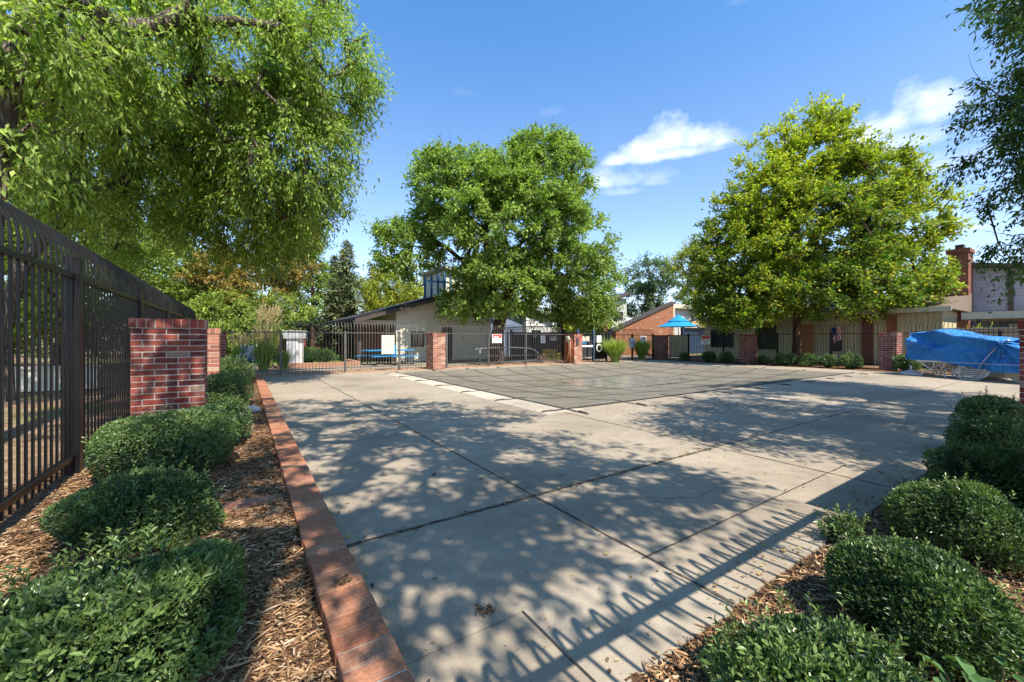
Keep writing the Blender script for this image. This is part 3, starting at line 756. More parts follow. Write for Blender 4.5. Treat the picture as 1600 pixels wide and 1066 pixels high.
# ------------------------------------------------------------------ boxwood shrubs
def shrub_arrays(seed, rx, ry, rz, n, L, sprigs=30):
    rs = np.random.RandomState(seed)
    d = norm(rs.normal(size=(n, 3))); d[:, 2] = np.where(d[:, 2] < -.55, -d[:, 2], d[:, 2])
    lump = np.zeros(n)
    for k in range(10):
        q = norm(rs.normal(size=(1, 3)))[0]; f = rs.uniform(2, 7); lump += np.sin(d @ q * f + rs.uniform(0, 6.28)) / 10
    for k in range(26):      # small tufts
        q = norm(rs.normal(size=(1, 3)))[0]; lump += .16 * np.exp(-((1 - d @ q) / .015)) * rs.uniform(-1, 1)
    s = 1 + .40 * lump - .36 * rs.rand(n) ** 2.3
    c = np.array([0, 0, rz * .80]); R = np.array([rx, ry, rz])
    P = c + d * R * s[:, None]; P[:, 2] = np.maximum(P[:, 2], .01)
    D = norm(d * .9 + rs.normal(size=(n, 3)) * .75 + np.array([0, 0, .35])); U = d + rs.normal(size=(n, 3)) * .55
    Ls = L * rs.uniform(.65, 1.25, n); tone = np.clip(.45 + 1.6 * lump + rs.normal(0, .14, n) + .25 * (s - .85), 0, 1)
    rnd = rs.rand(n) * .9
    PP, DD, UU, LL, TT, RR = [P], [D], [U], [Ls], [tone], [rnd]
    tub = MB()
    for k in range(sprigs):
        q = norm(np.array([[rs.normal(), rs.normal(), abs(rs.normal()) + .5]]))[0]; p0 = c + q * R * .97
        ax = norm((q + rs.normal(size=3) * .35 + np.array([0, 0, .7]))[None])[0]; ln = rs.uniform(1.6, 4.2) * L
        m = 9; tt = np.linspace(.15, 1, m); ang = np.arange(m) * 2.4
        o1 = norm(np.cross(ax, [0.3, .5, .8])[None])[0]; o2 = np.cross(ax, o1)
        side = o1[None] * np.cos(ang)[:, None] + o2[None] * np.sin(ang)[:, None]
        PP.append(p0 + ax * tt[:, None] * ln); DD.append(side + ax * .9); UU.append(np.tile(ax, (m, 1)) + 0.01); LL.append(L * rs.uniform(.7, 1.2, m))
        TT.append(np.full(m, .9)); RR.append(rs.uniform(.5, 1, m))
        tub.tube([p0, p0 + ax * ln], [.0018, .001], 3)
    for k in range(16):
        a = rs.uniform(0, 6.28); q = np.array([math.cos(a) * rx * .7, math.sin(a) * ry * .7, rz * rs.uniform(.5, 1.3)])
        tub.tube([(q[0] * .1, q[1] * .1, -.02), (q[0] * .5, q[1] * .5, q[2] * .45), tuple(q)], [.011, .007, .003], 5)
    # dark woody core so that the bush is not see-through
    return [np.concatenate(x) for x in (PP, DD, UU, LL, TT, RR)], tub
def make_shrub(name, loc, seed, rx, ry, rz, n, L, label, mat='lf_box', group=None, n6=True, sprigs=30, W=.42, cat='shrub'):
    root = empty(name, loc); tag(root, label, cat, group)
    (P, D, U, Ls, T_, R_), tub = shrub_arrays(seed, rx, ry, rz, n, L, sprigs)
    V, Q, k = leaf_arrays(P, D, U, Ls, Ls * W, .16, n6)
    # core
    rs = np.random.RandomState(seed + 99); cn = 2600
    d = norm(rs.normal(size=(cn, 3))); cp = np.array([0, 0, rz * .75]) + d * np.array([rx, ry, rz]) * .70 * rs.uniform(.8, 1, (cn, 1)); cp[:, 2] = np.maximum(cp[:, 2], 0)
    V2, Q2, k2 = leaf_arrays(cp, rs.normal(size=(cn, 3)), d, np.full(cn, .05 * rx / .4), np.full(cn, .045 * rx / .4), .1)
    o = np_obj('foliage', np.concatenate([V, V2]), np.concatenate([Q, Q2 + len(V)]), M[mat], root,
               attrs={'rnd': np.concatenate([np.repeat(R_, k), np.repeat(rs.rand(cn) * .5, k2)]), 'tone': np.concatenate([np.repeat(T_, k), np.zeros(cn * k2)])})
    tub.build('stem', M['stem'], root)
    return root
GS1 = 'clipped shrubs along the left bed'
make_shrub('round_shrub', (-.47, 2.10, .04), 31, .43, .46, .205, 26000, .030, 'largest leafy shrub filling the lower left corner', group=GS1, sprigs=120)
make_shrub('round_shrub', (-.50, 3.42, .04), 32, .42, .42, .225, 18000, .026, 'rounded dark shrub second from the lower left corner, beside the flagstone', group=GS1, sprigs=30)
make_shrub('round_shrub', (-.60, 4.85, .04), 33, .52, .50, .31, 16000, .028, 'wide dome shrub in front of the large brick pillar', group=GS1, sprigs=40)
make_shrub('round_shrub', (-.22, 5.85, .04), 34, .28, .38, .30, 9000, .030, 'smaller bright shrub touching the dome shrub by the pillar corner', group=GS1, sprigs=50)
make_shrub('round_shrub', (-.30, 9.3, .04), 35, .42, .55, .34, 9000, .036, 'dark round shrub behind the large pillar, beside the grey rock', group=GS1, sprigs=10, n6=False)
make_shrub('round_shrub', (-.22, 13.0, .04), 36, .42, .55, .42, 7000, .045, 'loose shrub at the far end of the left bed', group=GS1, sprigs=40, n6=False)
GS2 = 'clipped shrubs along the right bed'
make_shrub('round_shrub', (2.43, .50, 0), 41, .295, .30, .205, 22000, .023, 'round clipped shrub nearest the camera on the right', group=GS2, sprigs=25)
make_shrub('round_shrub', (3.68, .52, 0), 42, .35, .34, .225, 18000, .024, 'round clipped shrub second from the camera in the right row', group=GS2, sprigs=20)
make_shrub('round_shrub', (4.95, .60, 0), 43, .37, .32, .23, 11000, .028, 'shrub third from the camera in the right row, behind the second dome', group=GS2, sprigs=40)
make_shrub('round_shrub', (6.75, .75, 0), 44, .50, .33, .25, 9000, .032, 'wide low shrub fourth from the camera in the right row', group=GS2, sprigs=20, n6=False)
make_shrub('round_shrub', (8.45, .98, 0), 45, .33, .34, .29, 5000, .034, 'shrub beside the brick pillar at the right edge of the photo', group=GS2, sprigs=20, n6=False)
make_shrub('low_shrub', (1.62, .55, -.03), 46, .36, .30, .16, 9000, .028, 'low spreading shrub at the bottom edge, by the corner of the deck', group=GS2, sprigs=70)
make_shrub('low_shrub', (3.20, .98, -.02), 47, .13, .10, .09, 700, .026, 'small sprawling sprigs reaching over the deck edge', group=GS2, sprigs=24)
GS3 = 'small round shrubs at the foot of the right fence'
ps = make_shrub('round_shrub', (0, 0, 0), 51, .40, .42, .32, 4200, .055, 'x', group=GS3, sprigs=10, n6=False)
spec = [(1070, 21.9, .8, 'small dim shrub nearest the dark corner pillar'), (1108, 21.8, .95, 'shrub below the small red and white sign in the right fence'),
        (1135, 21.8, .95, 'shrub just left of the pillar under the maple'), (1193, 22.1, .72, 'smallest shrub just right of the pillar under the maple'),
        (1226, 21.9, 1.05, 'shrub immediately left of the maple trunk'), (1261, 21.9, 1.0, 'shrub immediately right of the maple trunk'),
        (1294, 21.9, .92, 'shrub third from the right pillar, right of the maple trunk'), (1330, 21.9, 1.05, 'pale flecked shrub left of the pillar near the tarp'),
        (1417, 21.9, 1.08, 'bright sunlit shrub between the right pillar and the blue tarp')]
for i, (px, xw, s, lab) in enumerate(spec):
    p = WX(px, 560, xw); o = ps if i == 0 else dup(ps, (0, 0, 0))
    o.location = (p.x, p.y, .02); o.scale = (s * .98, s * .98, s * 1.02); o.rotation_euler = (0, 0, i * 1.3); o['label'] = lab + ', round and clipped'

# broad-leaved weeds, lower right
rs = np.random.RandomState(61); n = 110
px = rs.uniform(1.95, 2.75, n); py = rs.uniform(.10, .34, n); P = np.column_stack([px, py, rs.uniform(.03, .16, n)])
a = rs.uniform(0, 6.28, n); D = np.stack([np.cos(a), np.sin(a), rs.uniform(-.1, .5, n)], 1); U = np.stack([rs.normal(0, .3, n), rs.normal(0, .3, n), np.ones(n)], 1)
L = rs.uniform(.045, .09, n); V, Q, k = leaf_arrays(P, D, U, L, L * .62, .14, True)
root = empty('broadleaf_weed', (0, 0, 0)); tag(root, 'broad leaved weed with pale green leaves in the lower right corner', 'weed')
np_obj('leaves', V, Q, M['lf_weed'], root, attrs={'rnd': np.repeat(rs.rand(n), k), 'tone': np.repeat(rs.rand(n), k)})
mb = MB()
for i in range(n): mb.tube([(P[i, 0] * .9 + .23, P[i, 1] * .6 + .08, -.01), tuple(P[i])], [.0022, .0015], 4)
mb.build('stem', M['stem'], root)

# flagstone, rocks
def blob(name, loc, r, seed, mat, label, cat, sub=3, amp=.25, flat=None, sharp=False, group=None):
    import bmesh
    bm = bmesh.new(); bmesh.ops.create_icosphere(bm, subdivisions=sub, radius=1)
    rs = random.Random(seed); qs = [(Vector((rs.gauss(0, 1), rs.gauss(0, 1), rs.gauss(0, 1))).normalized(), rs.uniform(1.5, 5), rs.uniform(0, 6)) for _ in range(8)]
    for v in bm.verts:
        f = 1 + amp * sum(math.sin(v.co.dot(q) * w + p) for q, w, p in qs) / 4
        v.co = Vector((v.co.x * r[0] * f, v.co.y * r[1] * f, v.co.z * r[2] * f))
    me = bpy.data.meshes.new(name); bm.to_mesh(me); bm.free(); me.materials.append(mat)
    me.polygons.foreach_set('use_smooth', [not sharp] * len(me.polygons))
    o = bpy.data.objects.new(name, me); COL.objects.link(o); o.location = loc; tag(o, label, cat, group); return o
mb = MB()
pts = [(-.17, -.20), (-.02, -.24), (.10, -.10), (.21, -.02), (.19, .12), (.02, .19), (-.13, .17), (-.20, .04)]
r_ = random.Random(3); top = [(x, y, .075 + .05 * (y * .6 - x * .3) + r_.uniform(-.004, .004)) for x, y in pts]; bot = [(x * 1.03, y * 1.03, z - .05) for x, y, z in top]
n = len(pts); ctr = (0, 0, .078)
mb.add(top + bot + [ctr], [(i, (i + 1) % n, 2 * n) for i in range(n)] + [(i + n, (i + 1) % n + n, (i + 1) % n, i) for i in range(n)] + [tuple(range(2 * n - 1, n - 1, -1))])
tag(mb.build('flagstone', M['flag'], loc=(.0, 3.50, .01), rz=.3), 'flat red brown flagstone lying on the mulch beside the brick kerb', 'stone')
blob('rock', (.08, 8.1, .10), (.15, .11, .075), 5, M['rock'], 'smooth grey rock on the mulch near the dark round shrub', 'rock', amp=.12)
blob('rock', tuple(G(1383, 578) + Vector((0, 0, .06))), (.17, .12, .09), 6, M['white'], 'white rock on the deck in front of the right fence pillar', 'rock', amp=.15)
# leaf-cluster fallen on the kerb
rs = np.random.RandomState(71); n = 46; P = np.column_stack([rs.normal(.40, .022, n), rs.normal(2.07, .02, n), rs.uniform(.122, .14, n)])
D = rs.normal(size=(n, 3)); L = rs.uniform(.012, .025, n); V, Q, k = leaf_arrays(P, D, rs.normal(size=(n, 3)), L, L * .6, .2, True)
tag(np_obj('dry_leaf_cluster', V, Q, M['litter'], attrs={'rnd': np.repeat(rs.rand(n) * .35, k)}), 'small crumpled brown leaf cluster lying on the brick kerb', 'dry leaves')
rs = np.random.RandomState(72); n = 46; c0 = G(758, 958); P = np.column_stack([rs.normal(c0.x, .022, n), rs.normal(c0.y, .02, n), rs.uniform(.005, .025, n)])
D = rs.normal(size=(n, 3)); L = rs.uniform(.012, .025, n); V, Q, k = leaf_arrays(P, D, rs.normal(size=(n, 3)), L, L * .6, .2, True)
tag(np_obj('dry_leaf_cluster', V, Q, M['litter'], attrs={'rnd': np.repeat(rs.rand(n) * .35, k)}), 'small crumpled brown leaf cluster lying on the deck near the patched slab', 'dry leaves')

# ------------------------------------------------------------------ trees
def sample_blobs(rs, blobs, n, shell=.45):
    """blobs: (centre, (rx,ry,rz), weight); returns clump centres and outward directions"""
    w = np.array([b[2] for b in blobs], float); w /= w.sum()
    idx = rs.choice(len(blobs), n, p=w)
    C = np.array([tuple(b[0]) for b in blobs])[idx]; R = np.array([b[1] for b in blobs])[idx]
    d = norm(rs.normal(size=(n, 3))); f = (shell + (1 - shell) * rs.rand(n)) ** .7
    # keep the clumps off the buried inside of neighbouring blobs
    return C + d * R * f[:, None], d
def skeleton(rs, trunk, centres, r_tip, r_base, wiggle=.12):
    """greedy growth: every clump centre is joined to the nearest node of the tree so far"""
    nodes = [np.array(p, float) for p in trunk]; par = [-1] + list(range(len(trunk) - 1))
    top = nodes[-1]; order = np.argsort(np.linalg.norm(centres - top, axis=1))
    arr = np.array(nodes); ntr = len(nodes)
    lo = max(1, ntr // 2)
    tips = []
    for i in order:
        c = centres[i]
        d = np.linalg.norm(arr - c, axis=1); d[:lo] += 1e6
        # prefer parents that lie nearer the trunk
        dd = d + .25 * np.maximum(0, np.linalg.norm(arr - top, axis=1) - np.linalg.norm(c - top)) 
        j = int(np.argmin(dd)); p = arr[j]; ln = np.linalg.norm(c - p); k = max(1, int(ln / .9)); last = j; new = []
        for s in range(1, k + 1):
            f = s / k; q = p + (c - p) * f
            if s < k: q = q + rs.normal(size=3) * wiggle * ln * .3 + np.array([0, 0, .10 * ln * math.sin(f * math.pi)])
            nodes.append(q); par.append(last); last = len(nodes) - 1; new.append(q)
        arr = np.vstack([arr] + new); tips.append(last)
    n = len(nodes); area = np.zeros(n)
    for t_ in tips: area[t_] += r_tip ** 2.25
    for i in range(n - 1, -1, -1):
        if area[i] == 0: area[i] = r_tip ** 2.25
        if par[i] >= 0: area[par[i]] += area[i]
    rad = area ** (1 / 2.25); k = r_base / rad[0]; 
    rad = rad * (1 + (k - 1) * np.clip((rad / rad[0]) ** .8, 0, 1)); rad = np.maximum(rad, r_tip)
    for i in range(ntr): rad[i] = r_base * (1 - .35 * i / ntr)
    rad[0] = r_base * 1.25
    kids = [[] for _ in range(n)]
    for i in range(1, n): kids[par[i]].append(i)
    mb = MB(); stack = [(0, None)]
    while stack:
        i, p0 = stack.pop(); ch = [i] if p0 is None else [p0, i]
        cur = i
        while kids[cur]:
            ks = sorted(kids[cur], key=lambda q: -rad[q])
            for q in ks[1:]: stack.append((q, cur))
            cur = ks[0]; ch.append(cur)
        if len(ch) < 2: continue
        rr = [rad[q] for q in ch]
        if p0 is not None: rr[0] = min(rr[0], rr[1] * 1.25)
        nb = 14 if rr[0] > .12 else (8 if rr[0] > .05 else (5 if rr[0] > .02 else 4))
        mb.tube([nodes[q] for q in ch], rr, nb, cap=False)
    return mb
def crown_arrays(rs, centres, dirs, per, cr, L, W, droop=.3, flat=.7, out=.8, tone=None, n6=False, spread=.8, tj=.18):
    n = len(centres) * per; C = np.repeat(centres, per, 0); d0 = np.repeat(dirs, per, 0)
    rr = np.repeat(cr * rs.uniform(.6, 1.3, len(centres)), per)
    nt = max(3, per // 15); tw = norm(rs.normal(size=(len(centres), nt, 3)).reshape(-1, 3)).reshape(len(centres), nt, 3)
    tw[:, :, 2] *= flat; tw += (dirs * out)[:, None, :] * .8; tw[:, :, 2] -= droop * .45
    tw *= rs.uniform(.45, 1.25, (len(centres), nt, 1)) * rs.uniform(.8, 1.25, (len(centres), 1, 1))
    ci = np.repeat(np.arange(len(centres)), per); ti = rs.randint(0, nt, n); tv = tw[ci, ti]; tt = rs.rand(n) ** .7
    g = tv * (tt * cr)[:, None]; g[:, 2] -= droop * .55 * cr * tt ** 2 * rs.uniform(.7, 1.2, n)
    g += rs.normal(size=(n, 3)) * (L * .42)
    P = C + g; tdir = norm(tv)
    D = norm(tdir * spread * .9 + rs.normal(size=(n, 3)) * .55 + np.array([0, 0, -droop * 1.1]))
    U = norm(rs.normal(size=(n, 3)) * .55 + np.array([0, 0, .9]) + norm(g) * .4)
    Ls = L * rs.uniform(.6, 1.3, n); Ws = W * rs.uniform(.7, 1.25, n)
    t0 = (rs.rand(len(centres)) if tone is None else tone(centres, rs))
    T_ = np.clip(np.repeat(t0, per) + rs.normal(0, tj, n), 0, 1)
    V, Q, k = leaf_arrays(P, D, U, Ls, Ws, .15, n6)
    return V, Q, {'rnd': np.repeat(rs.rand(n), k), 'tone': np.repeat(T_, k)}
def tree(seed, name, label, cat, trunk, r_base, blobs, ncl, per, cr, L, W, leaf, bark, group=None, r_tip=.012, tone=None, shell=.45, extra=None, twigs=True, **kw):
    rs = np.random.RandomState(seed)
    root = empty(name, tuple(trunk[0])); tag(root, label, cat, group)
    off = np.array(tuple(trunk[0]))
    tr = [np.array(tuple(p)) - off for p in trunk]
    bl = [(np.array(tuple(b[0])) - off, b[1], b[2]) for b in blobs]
    C, d = sample_blobs(rs, bl, ncl, shell)
    if extra is not None:
        E = np.array([np.array(tuple(e)) - off for e in extra]); C = np.vstack([C, E]); d = np.vstack([d, norm(E - C[:len(C) - len(E)].mean(0))])
    tf = (lambda c, r: tone(c + off, r)) if tone else None
    mb = skeleton(rs, tr, C, r_tip, r_base)
    if twigs:
        for c, q in zip(C, d):
            for k in range(3):
                e = c + (q * rs.uniform(.3, .9) + rs.normal(size=3) * .5) * cr
                mb.tube([c, (c + e) / 2 + rs.normal(size=3) * cr * .08, e], [r_tip * .7, r_tip * .5, r_tip * .25], 3, cap=False)
    mb.build('trunk', M[bark], root)
    V, Q, at = crown_arrays(rs, C, d, per, cr, L, W, tone=tf, **kw)
    np_obj('crown', V, Q, M[leaf], root, attrs=at)
    return root
def pb(px, py, Z, rpx, rpy, dz, w=1.0):
    """crown lobe centred at a bearing and distance, with real radii"""
    c = A(px, py, Z); rx = rpx / FPX * Z; rz = rpy / FPX * Z
    return (c, (rx * .9 + dz * .1, dz * .9 + rx * .1, rz), w)

# big ash behind the left fence
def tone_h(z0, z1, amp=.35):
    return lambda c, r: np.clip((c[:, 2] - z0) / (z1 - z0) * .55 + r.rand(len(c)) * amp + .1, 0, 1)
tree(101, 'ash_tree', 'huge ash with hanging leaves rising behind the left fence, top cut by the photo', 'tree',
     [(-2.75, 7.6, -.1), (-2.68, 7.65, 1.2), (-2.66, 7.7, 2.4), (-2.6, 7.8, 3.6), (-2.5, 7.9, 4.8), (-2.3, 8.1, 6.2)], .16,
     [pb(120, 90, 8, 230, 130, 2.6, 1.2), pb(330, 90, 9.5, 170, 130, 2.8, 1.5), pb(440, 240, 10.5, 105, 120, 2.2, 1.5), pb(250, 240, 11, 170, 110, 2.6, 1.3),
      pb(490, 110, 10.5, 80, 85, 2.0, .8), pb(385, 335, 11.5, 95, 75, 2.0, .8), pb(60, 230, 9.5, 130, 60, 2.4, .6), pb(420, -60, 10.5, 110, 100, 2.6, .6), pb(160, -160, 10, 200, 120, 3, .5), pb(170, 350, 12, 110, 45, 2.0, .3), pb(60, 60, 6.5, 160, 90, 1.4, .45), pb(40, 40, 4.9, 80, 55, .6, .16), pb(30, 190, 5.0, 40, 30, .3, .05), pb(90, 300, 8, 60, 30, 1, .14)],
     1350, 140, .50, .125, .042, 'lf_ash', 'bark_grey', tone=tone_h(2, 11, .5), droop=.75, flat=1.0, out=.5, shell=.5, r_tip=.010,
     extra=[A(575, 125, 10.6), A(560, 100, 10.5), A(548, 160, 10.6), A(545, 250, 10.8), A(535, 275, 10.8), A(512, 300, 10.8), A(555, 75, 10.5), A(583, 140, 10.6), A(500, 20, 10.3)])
tree(102, 'ash_tree', 'second ash with a pale leaning limb, showing low behind the left fence', 'tree',
     [(-4.3, 13.2, -.1), (-4.3, 13.2, 1.5), (-4.0, 13.2, 3.0), (-3.3, 13.3, 4.3), (-2.4, 13.4, 5.2)], .15,
     [pb(150, 240, 14, 150, 90, 2.5, 1), pb(190, 300, 14.5, 110, 70, 2.5, .8), pb(60, 330, 14, 110, 80, 2, .8)],
     330, 95, .60, .14, .05, 'lf_green', 'bark_grey', tone=tone_h(2, 9, .4), droop=.5, flat=.9, out=.5)
# tall tree behind the camera: it shades the near deck
tree(103, 'shade_tree', 'tall tree behind the camera, known by its dappled shade on the near deck', 'tree',
     [(-.6, -4.2, -.1), (-.6, -4.2, 2.0), (-.3, -3.9, 4.0), (.0, -3.2, 6.0), (.4, -2.4, 7.4)], .15,
     [((1.3, -.9, 7.2), (2.4, 1.5, 1.1), 1.0), ((1.9, 1.0, 8.3), (2.2, 1.9, 1.1), .9), ((2.6, -2.0, 6.9), (1.4, 1.0, .9), .4), ((1.2, -2.4, 6.5), (1.6, .6, .6), .42), ((2.9, -2.3, 6.5), (1.1, .6, .6), .34), ((3.1, .1, 7.9), (1.2, 1.2, .8), .35), ((-.4, 1.9, 9.3), (1.6, 1.4, .8), .35), ((-1.8, -1.2, 7.4), (2.2, 2.0, 1.5), .12), ((-.6, 2.9, 8.8), (2.1, 2.0, .9), .6)],
     400, 100, .38, .115, .05, 'lf_ash', 'bark_grey', droop=.4, flat=.7, out=.6, shell=.25, r_tip=.012)
# right-hand tree, mostly outside the frame
tree(104, 'dark_leaved_tree', 'dark tree with drooping leaflets hanging in from the right edge', 'tree',
     [(11.9, -3.0, -.1), (11.9, -3.0, 2.0), (11.7, -2.7, 4.0), (11.4, -2.4, 5.6)], .17,
     [((11.2, -1.0, 6.2), (4.2, 2.1, 2.1), 1.7), ((13.0, .0, 4.9), (1.6, 1.2, 1.5), 1.3), ((13.4, -.3, 7.4), (2.2, 1.7, 1.5), 1.2), ((12.9, .55, 3.2), (.8, .6, .5), .16), ((7.8, -.7, 5.6), (1.7, 1.4, 1.1), .6), ((6.2, -.7, 5.5), (1.2, 1.0, .7), .5), ((6.7, -2.1, 4.7), (1.3, .9, .8), .4), ((8.3, -2.2, 4.9), (2.2, 1.0, .9), .8), ((11, -2.4, 5.0), (3, 1.0, 1.2), .6), ((13.5, .2, 5.9), (1.3, 1.4, 1.2), .8)],
     1200, 120, .46, .11, .042, 'lf_dark', 'bark_brown', droop=.6, flat=.8, out=.7, shell=.3, r_tip=.009,
     extra=[A(1512, 190, 8.6), A(1502, 255, 8.7), A(1520, 245, 8.6), A(1535, 130, 8.3), A(1540, 15, 8.2), A(1530, 165, 8.6), A(1555, 300, 8.7), A(1542, 320, 9.0), A(1560, 380, 9), A(1550, 390, 9), A(1590, 420, 9.0), A(1585, 20, 8), A(1560, 5, 8.2)])
# centre tree
def tone_c(c, r): return np.clip(.25 + .45 * r.rand(len(c)) + .02 * (c[:, 2] - 5), 0, 1)
tree(105, 'broadleaf_tree', 'big round broadleaf tree in the middle with a leaning trunk behind the fence', 'tree',
     [A(776, 566, 22.3), A(777, 530, 22.3), A(780, 505, 22.4), A(788, 480, 22.5), A(795, 450, 22.7), A(797, 410, 22.8)], .38,
     [pb(725, 300, 22.5, 78, 62, 3.0, 1.2), pb(690, 262, 22.5, 40, 30, 2, .3), pb(845, 275, 22.8, 72, 58, 3.0, 1.1), pb(800, 360, 22.0, 120, 85, 3.6, 1.7), pb(880, 385, 22.6, 62, 75, 3.0, .9), pb(780, 440, 21.8, 75, 50, 3.0, .8), pb(665, 345, 22.0, 22, 22, 1.2, .1),
      pb(640, 395, 22.5, 52, 42, 1.8, .42), pb(860, 235, 22.8, 40, 26, 1.8, .3), pb(785, 290, 22.5, 60, 55, 2.6, .8), pb(725, 465, 21.3, 30, 30, 1.5, .2), pb(610, 365, 22.5, 18, 22, 1.0, .07)],
     1050, 115, .52, .20, .10, 'lf_locust', 'bark_brown', droop=.25, flat=.8, out=.7, tone=tone_c, shell=.45, r_tip=.014,
     extra=[A(650, 285, 22.5), A(655, 305, 22.5), A(915, 262, 22.8), A(918, 280, 22.8), A(935, 340, 22.8), A(590, 395, 22.5), A(600, 350, 22.5), A(860, 212, 22.8), A(835, 215, 22.8), A(690, 345, 22)])
tree(106, 'broadleaf_tree', 'smaller broadleaf tree right of the big middle one, dark straight trunk above the gate', 'tree',
     [A(876, 558, 26), A(876, 520, 26), A(874, 495, 26), A(874, 470, 26), A(880, 440, 26)], .22,
     [pb(905, 455, 25.5, 52, 48, 2.2, 1), pb(860, 470, 25.5, 40, 32, 2, .6), pb(930, 430, 26, 28, 40, 1.6, .5), pb(925, 490, 25, 26, 24, 1.6, .4)],
     240, 95, .60, .20, .085, 'lf_locust', 'bark_brown', droop=.3, flat=.8, tone=tone_c, r_tip=.014)
# maple
mp = WX(1245, 560, 23.7)
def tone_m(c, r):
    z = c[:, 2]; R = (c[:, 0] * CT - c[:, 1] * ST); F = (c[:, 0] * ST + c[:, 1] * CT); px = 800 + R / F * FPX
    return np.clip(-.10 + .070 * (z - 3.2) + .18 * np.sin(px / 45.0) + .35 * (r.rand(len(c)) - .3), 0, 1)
Zm = mp.x * ST + mp.y * CT
mtips = [(1238, 172), (1268, 160), (1262, 182), (1300, 185), (1320, 172), (1345, 195), (1372, 212), (1352, 230), (1190, 200), (1168, 215), (1205, 222), (1150, 240), (1130, 300), (1112, 330), (1400, 235), (1420, 262), (1455, 290), (1462, 305), (1462, 345), (1450, 425),
         (1095, 372), (1112, 300), (1455, 395), (1215, 190), (1435, 275), (1284, 172)]
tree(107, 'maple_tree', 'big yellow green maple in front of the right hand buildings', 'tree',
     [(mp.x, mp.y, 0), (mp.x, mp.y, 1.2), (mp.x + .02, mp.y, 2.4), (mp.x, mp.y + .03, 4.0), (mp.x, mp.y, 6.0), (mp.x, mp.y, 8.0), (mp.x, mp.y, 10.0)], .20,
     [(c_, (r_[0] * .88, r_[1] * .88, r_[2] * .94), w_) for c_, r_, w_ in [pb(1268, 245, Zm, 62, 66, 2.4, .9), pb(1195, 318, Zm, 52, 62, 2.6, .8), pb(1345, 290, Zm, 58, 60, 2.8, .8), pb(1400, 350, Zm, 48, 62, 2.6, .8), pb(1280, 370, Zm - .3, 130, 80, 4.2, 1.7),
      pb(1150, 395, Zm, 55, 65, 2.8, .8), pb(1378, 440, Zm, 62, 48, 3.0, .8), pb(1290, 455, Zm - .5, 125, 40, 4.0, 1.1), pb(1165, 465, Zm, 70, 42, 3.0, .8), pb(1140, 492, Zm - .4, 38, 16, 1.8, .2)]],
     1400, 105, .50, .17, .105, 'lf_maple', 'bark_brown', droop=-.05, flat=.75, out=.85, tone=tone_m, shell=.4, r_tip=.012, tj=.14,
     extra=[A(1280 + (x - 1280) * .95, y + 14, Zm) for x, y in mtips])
# trees behind, left to right
GB = 'trees behind the left part of the far fence'
def simple_tree(seed, name, label, px, base_py, Z, blobs, ncl, per, cr, L, leaf, tr=.14, group=None, bark='bark_brown', W=.45, top=.5, **kw):
    b = A(px, base_py, Z); b.z = 0; t_ = blobs[0][0]
    return tree(seed, name, label, 'tree', [b, b + Vector((.05, 0, t_.z * .35)), b + Vector((0, .1, t_.z * .65)), t_], tr, blobs, ncl, per, cr, L, L * W, leaf, bark, group=group, twigs=False, **kw)
simple_tree(111, 'broadleaf_tree', 'mid green tree filling the background just above the large left pillar', 300, 540, 26, [pb(300, 440, 26, 80, 60, 2.6, 1), pb(230, 410, 26, 80, 60, 2.4, .8), pb(350, 480, 26, 60, 35, 2.2, .5)], 320, 85, .6, .2, 'lf_green', group=GB)
simple_tree(112, 'broadleaf_tree', 'dense green tree behind the left fence, far left background', 90, 540, 17, [pb(60, 420, 17, 120, 80, 2.8, 1), pb(160, 400, 18, 80, 70, 2.6, .8), pb(-60, 400, 16, 110, 90, 2.6, .6), pb(40, 500, 17.5, 130, 30, 1.2, .5), pb(-150, 500, 17.5, 130, 30, 1.2, .4), pb(170, 505, 18, 90, 26, 1.2, .4)], 420, 80, .6, .19, 'lf_green', group=GB)
simple_tree(113, 'bronze_tree', 'bronze brown tree between the big ash and the spruces', 425, 545, 27, [pb(440, 405, 25.5, 42, 40, 2, 1), pb(400, 455, 25, 45, 32, 1.8, .8), pb(340, 420, 25, 45, 32, 1.8, .7), pb(465, 365, 26, 24, 28, 1.4, .4)], 340, 80, .5, .17, 'lf_autumn', group=GB)
simple_tree(114, 'pine_tree', 'bright green tree with tiered branches just left of the spruces', 488, 545, 31, [pb(480, 370, 31, 22, 36, 1.5, 1), pb(478, 430, 31, 30, 50, 2.2, 1), pb(470, 320, 31, 16, 24, 1.3, .4)], 200, 85, .6, .2, 'lf_ash', group=GB, flat=.35)
simple_tree(115, 'broadleaf_tree', 'green shrubby tree low behind the far fence beside the plume grass', 370, 545, 23.5, [pb(372, 485, 23.5, 50, 30, 1.6, 1), pb(440, 485, 24, 42, 26, 1.6, .7), pb(320, 500, 23, 40, 26, 1.6, .6), pb(380, 525, 22, 45, 18, .8, .5), pb(330, 528, 22, 40, 18, .8, .6), pb(400, 515, 22, 30, 20, .8, .5)], 420, 80, .5, .16, 'lf_green', group=GB)
simple_tree(116, 'yellow_green_tree', 'yellow green tree between the spruces and the clubhouse roof', 615, 545, 36, [pb(612, 455, 36, 45, 32, 2.4, 1), pb(648, 475, 36, 35, 22, 2, .5), pb(600, 490, 35, 30, 18, 2, .4)], 260, 70, .65, .22, 'lf_yellow', group=GB)
simple_tree(117, 'broadleaf_tree', 'green tree behind the yellow green one, above the clubhouse roof', 650, 540, 44, [pb(640, 440, 44, 50, 45, 2.6, 1), pb(690, 450, 44, 40, 35, 2.6, .7), pb(560, 470, 42, 60, 40, 3, .8)], 260, 60, .9, .26, 'lf_green', group=GB)
